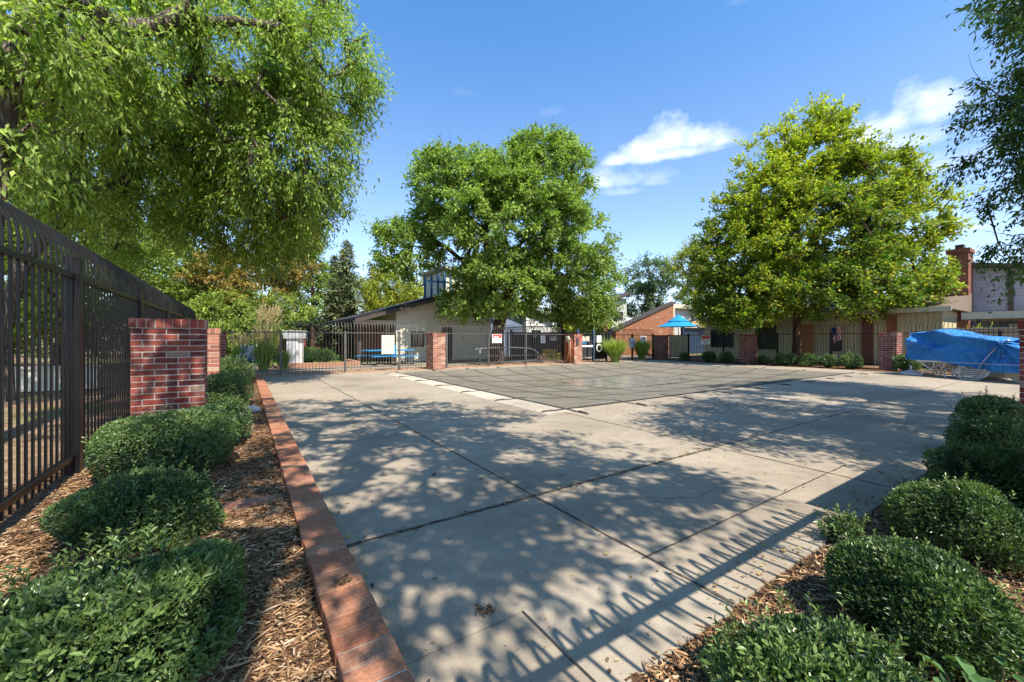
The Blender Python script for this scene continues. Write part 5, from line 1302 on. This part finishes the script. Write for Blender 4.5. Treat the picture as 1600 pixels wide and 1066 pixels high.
wall(chm, 'chimney_cap', 'brick_red', 29.93, xh - .01, c0 - .07, c1 + .07, ct - .197, ct)
wall(chm, 'flue', 'trim_dark', 30.3, 30.8, c0 + .2, c1 - .2, ct + .003, ct + .25)
wall(hs, 'corner_trim', 'trim_dark', xh - .09, xh - .003, ya - .4, ya - .2, 2.8, 4.3)
wall(hs, 'corner_trim', 'trim_dark', xh - .09, xh - .003, ye - .12, ye + .05, 2.5, 4.6)
# carport canopy and courtyard wall
cp = empty('carport', (0, 0, 0)); tag(cp, 'flat cream carport canopy above the courtyard at the right edge', 'carport')
cy = WX(1502, 490, 25.6).y
wall(cp, 'canopy', 'trim', 25.6, 30.5, -2.5, cy, WX(1550, 498, 25.6).z, WX(1550, 487, 25.6).z)
for yy in (cy - .4, cy - 2.2): wall(cp, 'post', 'trim_dark', 25.75, 25.87, yy - .12, yy, 0, WX(1550, 498, 25.6).z - .003)
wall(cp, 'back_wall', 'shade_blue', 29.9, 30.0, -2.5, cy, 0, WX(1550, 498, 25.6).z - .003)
window_x(cp, cy - 2.6, cy - .9, 1.0, 2.0, 29.9, 'white', 1)
root = empty('courtyard_wall', (0, 0, 0)); tag(root, 'tan board courtyard wall behind the hooped fence above the blue tarp', 'wall')
mb = MB(); mb.box(24.2, 24.3, -2.5, WX(1473, 520, 24.2).y, 0, WX(1540, 514, 24.2).z); mb.build('boards', M['tan_siding'], root)
mb = MB(); mb.box(24.15, 24.35, -2.5, WX(1473, 520, 24.2).y, WX(1540, 514, 24.2).z + .002, WX(1540, 514, 24.2).z + .05); mb.build('coping', M['trim'], root)
fl = WX(1530, 512, 24.9); make_shrub('flowering_shrub', (fl.x, fl.y, 1.05), 81, .5, .55, .38, 1500, .07, 'pale flowering shrub showing above the tan courtyard wall', mat='lf_yellow', n6=False, sprigs=10)
# cream gate panel
gp = empty('gate_panel', (0, 0, 0)); tag(gp, 'cream boarded privacy gate beside the dark corner pillar', 'gate')
ya, yb_ = WX(1073, 540, 23.35).y, WX(1047, 540, 23.35).y
wall(gp, 'panel', 'cream_siding', 23.35, 23.41, ya, yb_, .12, 1.55)
for yy in (ya - .07, yb_ + .003): wall(gp, 'post', 'trim', 23.33, 23.43, yy, yy + .067, 0, 1.62)
pt = WX(1070, 548, 23.9); mb = MB(); mb.lathe([(.12, 0), (.20, .34), (.22, .36), (.22, .42)], (pt.x, pt.y, 0), 16); tag(mb.build('flower_pot', M['terracotta']), 'terracotta pot by the cream privacy gate', 'plant pot')

# ------------------------------------------------------------------ far fence hardware
yF = 16.78
def sign(name, px0, px1, py0, py1, yw, face, label, cat='sign', lines=None, group=None, thick=.006):
    a = WY(px0, py0, yw); b = WY(px1, py1, yw); root = empty(name, (a.x, yw, b.z)); tag(root, label, cat, group); w = b.x - a.x; h = a.z - b.z
    mb = MB(); mb.box(0, w, -thick, 0, 0, h); mb.build('plate', M[face], root)
    if lines:
        for (mat, items) in lines:
            mb = MB()
            for (x0, x1, z0, z1, seed) in items:
                if seed is None: mb.box(x0 * w, x1 * w, -thick - .004, -thick - .001, z0 * h, z1 * h); continue
                r_ = random.Random(seed); x = x0 * w
                while x < x1 * w:
                    g = (z1 - z0) * h; cw = g * r_.uniform(.35, .62)
                    if r_.random() < .16: x += g * .5; continue
                    k = r_.randrange(4); t_ = g * .2
                    if k != 2: mb.box(x, x + t_, -thick - .004, -thick - .001, z0 * h, z1 * h)
                    if k in (0, 2): mb.box(x + t_ + .0005, x + cw, -thick - .004, -thick - .001, z1 * h - t_, z1 * h)
                    if k in (0, 1): mb.box(x + t_ + .0005, x + cw, -thick - .004, -thick - .001, z0 * h, z0 * h + t_)
                    if k in (2, 3): mb.box(x + cw * .6, x + cw * .6 + t_, -thick - .004, -thick - .001, z0 * h, z1 * h - t_ - .0005)
                    x += cw + g * .22
            mb.build('lettering', M[mat], root)
    return root
ys_ = yF - .035
sign('rules_sign', 596.5, 616, 524, 553, ys_, 'yellow_sign', 'tall cream rules sign with rows of fine print on the grey far fence',
     lines=[('ink', [(.1, .9, .90, .935, 1), (.14, .85, .83, .86, 2), (.1, .9, .77, .80, 3), (.1, .6, .72, .745, 4), (.1, .9, .63, .66, 5), (.1, .7, .58, .605, 6), (.1, .9, .49, .515, 7), (.1, .8, .44, .465, 8), (.1, .9, .35, .375, 9), (.1, .9, .30, .325, 10), (.1, .5, .22, .245, 11), (.1, .8, .16, .185, 12)])])
LN = [('red_sign', [(.0, 1, .55, .98, None)]), ('white', [(.08, .92, .80, .93, 21)]), ('ink', [(.1, .9, .36, .48, 23), (.25, .75, .12, .24, 24)])]
def red_sign(*a_, **k_):
    r_ = sign(*a_, **k_); return r_
s1 = sign('warning_sign', 769, 784, 522.5, 536, ys_, 'white', 'red and white warning sign on the grey far fence in front of the leaning trunk',
     lines=[('red_sign', [(.04, .96, .56, .96, None)]), ('ink', [(.12, .9, .34, .46, 23), (.25, .75, .10, .22, 24)])], group='red and white warning signs')
mb = MB(); w = .40
for z in (.70, .84):
    for k in range(7): mb.box(.07 + k * .045, .07 + k * .045 + .028, -.016, -.0125, z * .37 - .02, z * .37 + .015)
mb.build('lettering', M['white'], s1)
xs_ = 22.96
e_ = WX(1095.5, 538, xs_); f_ = WX(1109.5, 524, xs_); root = empty('warning_sign', (xs_, e_.y, e_.z)); tag(root, 'red and white warning sign on the black fence left of the maple', 'sign', 'red and white warning signs')
w = e_.y - f_.y; h = f_.z - e_.z
mb = MB(); mb.box(-.006, 0, -w, 0, 0, h); mb.build('plate', M['white'], root)
mb = MB(); mb.box(-.010, -.007, -w * .96, -w * .04, h * .6, h * .94); mb.build('band', M['red_sign'], root)
mb = MB()
for (z, a_, b_) in ((.42, .1, .9), (.18, .25, .75)):
    k = a_
    while k < b_: mb.box(-.010, -.007, -w * (k + .045), -w * k, h * (z - .05), h * (z + .05)); k += .075
mb.build('lettering', M['ink'], root)
sign('notice_sign', 844.5, 852, 524.5, 536.5, 18.2, 'white', 'small upright white notice with pink panel beyond the far fence', lines=[('red_sign', [(.2, .8, .62, .72, 31)]), ('ink', [(.15, .85, .3, .38, 32)])])
sign('notice_sign', 859, 869.5, 526, 532.5, 19.5, 'white', 'small wide white notice left of the hose pillar', lines=[('ink', [(.1, .9, .5, .75, 33)])])
sign('notice_sign', 833, 838, 524.5, 527.5, 20.5, 'white', 'tiny white plate on the dark board fence', lines=[('ink', [(.15, .85, .4, .6, 34)])])
sign('notice_sign', 932.5, 939.5, 524.5, 538, 16.6, 'white', 'white notice board beside the gate above the life ring', lines=[('ink', [(.15, .7, .3, .36, 35), (.3, .8, .2, .25, 36)])])
sign('notice_sign', 983, 992, 528, 543, yF - .04, 'blue_siding', 'grey lilac notice on the black fence above the fountain grasses', lines=[('white', [(.2, .8, .7, .8, 37)])])
sign('notice_sign', 1000.5, 1007, 528, 536, yF - .04, 'white', 'small pale notice right of the lilac one above the grasses', lines=[('ink', [(.2, .8, .5, .6, 38)])])
# life ring
p = WY(937, 544, 16.55); lr = empty('life_ring', (p.x, 16.62, p.z)); tag(lr, 'white life ring hanging by the entry gate', 'life ring')
mb = MB(); R0, r0 = .19, .06; n, m_ = 28, 10; vs = []
for i in range(n):
    a = 2 * math.pi * i / n
    for k in range(m_):
        b = 2 * math.pi * k / m_; vs.append(((R0 + r0 * math.cos(b)) * math.cos(a), r0 * .7 * math.sin(b), (R0 + r0 * math.cos(b)) * math.sin(a)))
mb.add(vs, [(i * m_ + k, i * m_ + (k + 1) % m_, ((i + 1) % n) * m_ + (k + 1) % m_, ((i + 1) % n) * m_ + k) for i in range(n) for k in range(m_)], 0, True); mb.build('ring', M['white'], lr)
mb = MB(); mb.tube([(-.24, 0, 0), (-.18, -.03, .2), (0, -.03, .27), (.18, -.03, .2), (.24, 0, 0)], .012, 6); mb.build('rope', M['hose_pale'], lr)
# gate
ga, gb = WY(903, 540, 16.6).x, WY(927.5, 540, 16.6).x
gt = empty('entry_gate', (ga, 16.62, 0)); tag(gt, 'blue grey steel entry gate with a white push bar', 'gate'); W_ = gb - ga
for x in (0, W_):
    mb = MB(); mb.box(x - .055, x + .055, -.055, .055, 0, 1.86); mb.build('post', M['steel_blue'], gt)
mb = MB()
for z in (.12, 1.52): mb.box(.06, W_ - .06, -.025, .025, z, z + .06)
for x in (.06, W_ - .11): mb.box(x, x + .05, -.024, .024, .181, 1.519)
k = .2
while k < W_ - .15: mb.box(k, k + .016, -.008, .008, .181, 1.519); k += .11
mb.build('leaf', M['iron'], gt)
mb = MB(); mb.box(.14, W_ - .14, -.10, -.05, .86, .95); mb.box(.14, .20, -.052, -.024, .84, .97); mb.box(W_ - .20, W_ - .14, -.052, -.024, .84, .97); mb.build('push_bar', M['offwhite'], gt)
mb = MB(); mb.box(.18, W_ - .35, -.035, -.026, 1.18, 1.46); mb.build('notice', M['trim'], gt)
mb = MB(); mb.box(.20, W_ - .55, -.04, -.026, 1.0, 1.17); mb.build('lock_shield', M['blue_paint'], gt)
mb = MB(); mb.box(W_ + .06, W_ + 1.1, -.03, .0, .15, 1.1); mb.build('side_screen', M['iron'], gt)
# hoses on the pillar west face, reel disc and box
hz = empty('garden_hose', (14.57, 16.25, 0)); tag(hz, 'thick bundle of terracotta coloured hoses hanging on the pillar by the gate', 'hose')
rg = random.Random(12); mb = MB()
for k in range(16):
    off = -.03 - rg.random() * .16; dy = rg.uniform(-.10, .10); w2 = rg.uniform(.10, .30); bt = rg.uniform(.02, .35); pts = []
    for i in range(25):
        a = 2 * math.pi * i / 24; s = math.sin(a); c = math.cos(a)
        pts.append((off + .03 * c, dy + w2 * s * (1.0 if c < 0 else .6), (1.32 + bt) / 2 + (1.32 - bt) / 2 * c))
    mb.tube(pts, .018, 6, cap=False)
mb.build('coils', M['hose'], hz)
mb = MB(); mb.tube([(-.24, -.12, 1.25), (-.30, -.22, .9), (-.26, -.10, .5), (-.25, .10, .05)], .012, 6); mb.tube([(-.22, -.25, 1.2), (-.30, -.32, .7), (-.26, -.28, .06), (-.26, -.05, .03)], .012, 6); mb.build('pale_length', M['hose_pale'], hz)
mb = MB(); mb.lathe([(.05, -.02), (.15, -.01), (.16, .03), (.15, .07), (.05, .08)], (-.30, -.08, 1.30), 20, axis='x'); mb.build('hanger_disc', M['tan_vinyl'], hz)
bx_ = empty('phone_box', (14.75, 15.955, 1.05)); tag(bx_, 'dark small box with a hanging cord on the front of the hose pillar', 'call box')
mb = MB(); mb.box(-.06, .06, -.07, -.004, .0, .32); mb.box(-.058, .10, -.09, -.072, -.02, .08); mb.build('housing', M['ink'], bx_)
mb = MB(); mb.box(.13, .22, -.02, -.004, .12, .36); mb.build('red_plate', M['red_sign'], bx_)
# grey tube rack
rk = empty('tube_rack', (0, 0, 0)); tag(rk, 'long grey tubular rail rack lying in front of the far fence', 'rack')
yR = 17.6
def rp(px, py): q = WY(px, py, yR); return (q.x, yR, q.z)
mb = MB(); mb.tube([rp(742, 547), rp(745, 545.5), rp(770, 543.5), rp(800, 543), rp(825, 544), rp(834, 546.5), rp(840, 551), rp(842, 557), rp(838, 562)], .032, 8); mb.build('top_rail', M['galv'], rk)
mb = MB(); mb.tube([rp(727, 557.5), rp(760, 556.5), rp(800, 555.5), rp(842, 555)], .034, 8); mb.build('middle_rail', M['galv'], rk)
mb = MB(); mb.tube([rp(760, 567), rp(790, 565.5), rp(820, 564), rp(838, 562)], .032, 8); mb.build('bottom_rail', M['galv'], rk)
for px in (750, 785, 820):
    mb = MB(); a_ = rp(px, 545); mb.tube([(a_[0], yR, a_[2]), (a_[0], yR, 0)], .022, 8); mb.tube([(a_[0], yR, .02), (a_[0], yR + .5, .02)], .022, 8); mb.build('leg', M['galv'], rk)
mb = MB(); c = rp(845, 558); mb.box(c[0] - .15, c[0] + .35, yR - .1, yR + .2, c[2] - .18, c[2] + .12); mb.build('end_block', M['bark_brown'], rk)
# picnic tables
def picnic(x, y, label, parasol=False, rz=0.0):
    r_ = empty('picnic_table', (x, y, 0), rz); tag(r_, label, 'picnic table', 'blue picnic tables')
    mb = MB(); mb.box(-.75, .75, -.38, .38, .70, .75); mb.build('table_top', M['blue_cloth'], r_)
    for s in (-1, 1):
        mb = MB(); mb.box(-.75, .75, s * .72 - .13, s * .72 + .13, .42, .46); mb.build('bench', M['blue_cloth'], r_)
    mb = MB()
    for s in (-.5, .5):
        mb.tube([(s, -.72, .42), (s, -.70, .03), (s, .70, .03), (s, .72, .42)], .025, 6); mb.tube([(s, -.12, .03), (s, -.12, .70)], .03, 6); mb.tube([(s, .12, .03), (s, .12, .70)], .03, 6)
    mb.build('frame', M['iron'], r_); return r_
p = A(590, 568, 20.6); picnic(p.x, p.y, 'blue topped picnic table behind the rules sign, left of the pair', rz=.3)
p = A(622, 568, 21.0); picnic(p.x, p.y, 'blue topped picnic table in front of the clubhouse, right of the pair', rz=.2)
p = A(619, 566, 21.4); r_ = empty('patio_chair', (p.x, p.y, 0), .5); tag(r_, 'small blue chair standing at the right picnic table', 'chair')
mb = MB(); mb.box(-.22, .22, -.22, .22, .43, .47); mb.build('seat', M['blue_cloth'], r_)
mb = MB(); mb.box(-.22, .22, .20, .24, .471, 1.0); mb.build('backrest', M['blue_cloth'], r_)
for sx in (-.19, .19):
    for sy in (-.18, .18): mb = MB(); mb.tube([(sx, sy, 0), (sx, sy, .43)], .015, 6); mb.build('leg', M['galv'], r_)
# white cabinet
p = A(461, 560, 19.0); cb = empty('cabinet', (p.x, p.y, 0), -TH); tag(cb, 'white cabinet with a broad grey lid standing beyond the far fence', 'cabinet')
zt, zm = A(461, 518, 19).z, A(461, 529, 19).z
mb = MB(); mb.box(-.26, .26, -.25, .25, 0, zm); mb.build('body', M['white'], cb)
mb = MB(); mb.box(-.36, .36, -.34, .34, zm + .002, zt); mb.box(-.39, .39, -.37, .37, zt + .001, zt + .04); mb.build('lid', M['grey_siding'], cb)
mb = MB(); mb.box(-.22, .22, -.256, -.251, .15, zm - .1); mb.build('door', M['offwhite'], cb)
# blue sling patio chair
p = A(385, 575, 16.4); r_ = empty('patio_chair', (p.x, p.y, 0), -.2); tag(r_, 'pale patio chair with a blue grey sling, left beyond the far fence', 'chair')
mb = MB(); mb.box(-.26, .26, -.24, .24, .42, .45); mb.build('seat', M['steel_blue'], r_)
mb = MB(); mb.prism([(.22, .45), (.40, 1.05), (.43, 1.04), (.25, .45)], 'x', -.25, .25); mb.build('backrest', M['steel_blue'], r_)
mb = MB()
for s in (-.28, .28): mb.tube([(s, -.26, 0), (s, -.26, .62), (s, .22, .62), (s, .34, .62)], .016, 6); mb.tube([(s, .28, 0), (s, .24, .45), (s, .43, 1.08)], .016, 6)
mb.build('frame', M['white'], r_)
# lamp post and low tan wall in the left background
p = A(411, 545, 24); r_ = empty('street_lamp', (p.x, p.y, 0)); tag(r_, 'slender pale green lamp pole among the trees above the far fence', 'lamp')
zt = A(411, 422, 24).z
mb = MB(); mb.tube([(0, 0, 0), (0, 0, zt - .3)], [.05, .03], 8); mb.build('pole', M['galv'], r_)
mb = MB(); mb.lathe([(.06, zt - .3), (.12, zt - .1), (.13, zt), (.04, zt + .06)], n=12); mb.build('lamp_head', M['offwhite'], r_)
root = empty('low_house', (0, 0, 0)); tag(root, 'low tan house wall with a brown roof far behind the left brick pillars', 'building')
a_, b_ = A(300, 545, 29), A(405, 545, 31)
mb = MB(); mb.box(a_.x, b_.x, 28.0, 34, 0, 1.95); mb.build('wall', M['tan_siding'], root)
mb = MB(); mb.prism([(27.5, 1.96), (31, 2.7), (34.5, 1.96)], 'x', a_.x - .4, b_.x + .4); mb.build('roof', M['shingle_brown'], root)
window_y(root, b_.x - 2.2, b_.x - 1.2, .8, 1.6, 28.0, 'white', 1)
root = empty('low_house', (0, 0, 0)); tag(root, 'dark low house glimpsed beyond the lawn left of the clubhouse', 'building')
mb = MB(); mb.box(1.5, 8.5, 36, 42, 0, 2.3); mb.build('wall', M['brick_red'], root)
mb = MB(); mb.prism([(35.4, 2.31), (39, 3.3), (42.6, 2.31)], 'x', 1, 9); mb.build('roof', M['shingle'], root)
window_y(root, 4.2, 5.4, .9, 1.9, 36, 'white', 1); window_y(root, 6.6, 7.6, .9, 1.9, 36, 'white', 1)
# garden wall seen through the left fence
root = empty('garden_wall', (0, 0, 0)); tag(root, 'pale low garden wall seen through the bars of the left fence', 'wall')
mb = MB(); mb.box(-14, -3.2, 14.9, 15.1, 0, .55); mb.build('wall', M['stucco'], root); mb = MB(); mb.box(-14.05, -3.15, 14.85, 15.15, .551, .62); mb.build('coping', M['trim'], root)

# ------------------------------------------------------------------ furniture stack under the blue tarp
s0 = Vector((20.15, 4.25, 0)); s1 = Vector((18.35, .55, 0)); ax = (s1 - s0); SL = ax.length; ax.normalize(); bk = Vector((-ax.y, ax.x, 0))  # bk points away from the camera
if bk.x < 0: bk = -bk
def LW(s, t_, z): q = s0 + ax * s + bk * t_; return (q.x, q.y, z)
tp = empty('tarpaulin', tuple(s0)); tag(tp, 'crumpled blue tarpaulin roped over the stacked pool furniture at the right', 'tarp')
o_ = s0
ns, nt_ = 150, 90; V_ = []
rs = np.random.RandomState(9); fol = [(rs.uniform(-2, 2), rs.uniform(2, 7), rs.uniform(0, 6.3), rs.uniform(.008, .028)) for _ in range(16)]
def top_h(s): return float(np.interp(s, [0, .15, .75, 1.3, 2.0, 2.6, 2.9, 3.3, 4.2], [1.53, 1.56, 1.54, 1.43, 1.30, 1.20, 1.33, 1.38, 1.34]))
def bot_h(s): return float(np.interp(s, [0, .5, 1.0, 1.3, 1.9, 2.4, 2.7, 3.4, 4.2], [.58, .56, .56, .46, .36, .29, .30, .34, .34]))
def fr_t(s, f):      # front face offset: bulges over the round table leaning at the right
    b = .0
    ds = (s - 3.15) / 1.15; zz = (f - .35) / .75
    if ds * ds + zz * zz < 1: b -= .22 * math.sqrt(1 - ds * ds - zz * zz)
    b += .16 * math.sin(min(max((s - 1.2) / 1.3, 0), 1) * math.pi) * (1 - f)
    return b
for i in range(ns + 1):
    s = SL * i / ns
    for j in range(nt_ + 1):
        u = j / nt_; H, B = top_h(s), bot_h(s)
        if u < .45:
            f = u / .45; z = B + (H - B) * f; t_ = fr_t(s, f) + .10 * f
        elif u < .75:
            f = (u - .45) / .3; z = H + .05 * math.sin(f * math.pi); t_ = .10 + 1.1 * f
        else:
            f = (u - .75) / .25; z = H - (H - .5) * f; t_ = 1.2 + .05 * f
        w = sum(a * (1.7 * abs(math.sin(.5 * (k1 * z * 3 + k2 * s + ph + 1.5 * math.sin(z * 4 + k1)))) - 1.0) for k1, k2, ph, a in fol)
        gather = math.exp(-((s - 2.62) / .8) ** 2) * .05 * math.sin(math.atan2(z - 1.15, s - 2.62 + 1e-3) * 13)
        t_ -= w * (1.0 if u < .45 else .3) + gather * (1 if u < .45 else 0); z += w * .6 * (1 if u > .1 else .3)
        ss = s - (.10 * (1 - u / .45) * (1 - i / ns) ** 4 if u < .45 else 0)
        q = LW(ss, t_, z); V_.append((q[0] - o_.x, q[1] - o_.y, q[2]))
Q_ = [(i * (nt_ + 1) + j, (i + 1) * (nt_ + 1) + j, (i + 1) * (nt_ + 1) + j + 1, i * (nt_ + 1) + j + 1) for i in range(ns) for j in range(nt_)]
# left end flap
b0 = len(V_); E = 20
for j in range(46):
    f = j / 45; 
    for k in range(E + 1):
        g = k / E; zf = bot_h(0) + (top_h(0) - bot_h(0)) * f; q = LW(-.10 * (1 - f) - .03 * math.sin(g * 9 + f * 3) * (1 - abs(2 * g - 1)), .10 * f + (1.12) * g + fr_t(0, f) * (1 - g), zf * (1 if g < .99 else 1))
        V_.append((q[0] - o_.x, q[1] - o_.y, q[2]))
for j in range(45):
    for k in range(E): a_ = b0 + j * (E + 1) + k; Q_.append((a_, a_ + 1, a_ + E + 2, a_ + E + 1))
np_obj('sheet', np.array(V_), Q_, M['tarp'], tp, smooth=True)
def TL(s, t_, z): q = LW(s, t_, z); return (q[0] - o_.x, q[1] - o_.y, q[2])
mb = MB(); mb.tube([TL(s, fr_t(s, .1) - .045, .545 - .02 * math.sin(s)) for s in np.linspace(.7, SL, 24)], .007, 6); mb.build('rope', M['offwhite'], tp)
mb = MB(); pts = [TL(2.65, .12, 1.26), TL(2.55, -.08, 1.15), TL(2.35, -.16, .8), TL(2.15, -.14, .5), TL(2.0, -.05, .28)]
mb.tube(pts, .035, 4, flat=.25); mb.build('strap', M['strap_grey'], tp)
mb = MB(); mb.lathe([(.02, -.05), (.06, 0), (.02, .06)], TL(2.68, .02, 1.24), 10); mb.build('strap_knot', M['strap_grey'], tp)
# white pedestal table under the left end
pt_ = empty('resin_table', LW(.62, .45, 0)); tag(pt_, 'white resin patio table with curved legs under the left end of the tarp', 'table')
mb = MB(); mb.lathe([(.05, .50), (.58, .51), (.60, .54), (.58, .56), (.05, .56)], n=32); mb.build('table_top', M['offwhite'], pt_)
for k in range(4):
    a = k * math.pi / 2 + .5; c_, s_ = math.cos(a), math.sin(a)
    mb = MB(); mb.tube([(c_ * .10, s_ * .10, .50), (c_ * .12, s_ * .12, .36), (c_ * .2, s_ * .2, .22), (c_ * .42, s_ * .42, .10), (c_ * .50, s_ * .50, .0)], [.03, .03, .028, .026, .03], 6)
    mb.tube([(c_ * .46, s_ * .46, .50), (c_ * .36, s_ * .36, .36), (c_ * .16, s_ * .16, .25), (c_ * .12, s_ * .12, .06)], [.026, .026, .024, .024], 6); mb.build('leg', M['offwhite'], pt_)
ub = empty('umbrella_base', LW(.0, .12, 0)); tag(ub, 'grey domed umbrella base on the deck at the left end of the tarp', 'umbrella base')
mb = MB(); mb.lathe([(.36, 0), (.35, .05), (.25, .12), (.08, .17), (.05, .20)], n=28); mb.build('weight', M['strap_grey'], ub)
mb = MB(); mb.tube([(0, 0, .2), (0, 0, .34)], .03, 10); mb.build('tube', M['offwhite'], ub)
# stack of strap loungers seen end-on (white bands curving under the tarp)
proto = None
for k in range(6):
    if proto is None:
        proto = empty('sun_lounger', (0, 0, 0)); tag(proto, 'x', 'sun lounger', 'stacked strap sun loungers under the tarp')
        mb = MB()
        for yy in (0.0, 1.1): mb.tube([(-.42, yy, .16), (-.36, yy, .03), (-.18, yy, -.03), (.18, yy, -.03), (.40, yy, .05), (.50, yy, .16)], .016, 6)
        mb.build('frame', M['offwhite'], proto)
        mb = MB()
        for j in range(9):
            yy = .04 + j * .125; mb.tube([(-.42, yy, .155), (-.2, yy, .02), (.18, yy, .0), (.48, yy, .15)], .03, 4, flat=.25)
        mb.build('straps', M['tan_vinyl'], proto); o = proto
    else: o = dup(proto, (0, 0, 0))
    o.location = LW(1.72 + .03 * k, .06 + .01 * k, .04 + .062 * k); o.rotation_euler = (0, 0, math.atan2(ax.y, ax.x))
    o.scale = (.95, 1, 1) if True else 1
    o['label'] = ('lowest', 'second from the bottom', 'third from the bottom', 'fourth from the bottom', 'fifth from the bottom', 'topmost')[k] + ' of the stacked white strap loungers under the tarp'
# upturned chairs legs between table and loungers
ck = empty('resin_chair', LW(1.25, .55, 0)); tag(ck, 'dark framed chair half hidden between the resin table and the loungers', 'chair')
mb = MB(); mb.box(-.25, .25, -.25, .25, .40, .44); mb.build('seat', M['trim_dark'], ck)
for sx in (-.22, .22):
    for sy in (-.22, .22): mb = MB(); mb.tube([(sx, sy, 0), (sx * .9, sy * .9, .40)], .02, 6); mb.build('leg', M['offwhite'], ck)
# round table tops leaning on edge
for k in range(2):
    rt = empty('round_table_top', LW(3.15 + .12 * k, -.03 + .13 * k, .60)); tag(rt, ('front' if k == 0 else 'rear') + ' round taupe table top standing on edge under the right end of the tarp', 'table top', 'round table tops under the tarp')
    rt.rotation_euler = (0, 0, math.atan2(ax.y, ax.x)); mb = MB()
    prof = [(.57, -.02), (.595, -.015), (.60, 0), (.595, .015), (.57, .02), (.02, .018)]
    mb.lathe([(.02, -.012)] + prof, (0, 0, 0), 48, axis='y'); mb.build('disc', M['tan_vinyl'], rt)
    mb = MB(); vs = []
    for i in range(49):
        a = 2 * math.pi * i / 48; vs.append((.60 * math.cos(a), 0, .60 * math.sin(a)))
    mb.tube(vs, .016, 6, cap=False); 
    for q in range(4): a = q * math.pi / 4; mb.tube([(-.58 * math.cos(a), -.022, -.58 * math.sin(a)), (.58 * math.cos(a), -.022, .58 * math.sin(a))], .006, 4)
    mb.build('rim', M['offwhite'], rt)
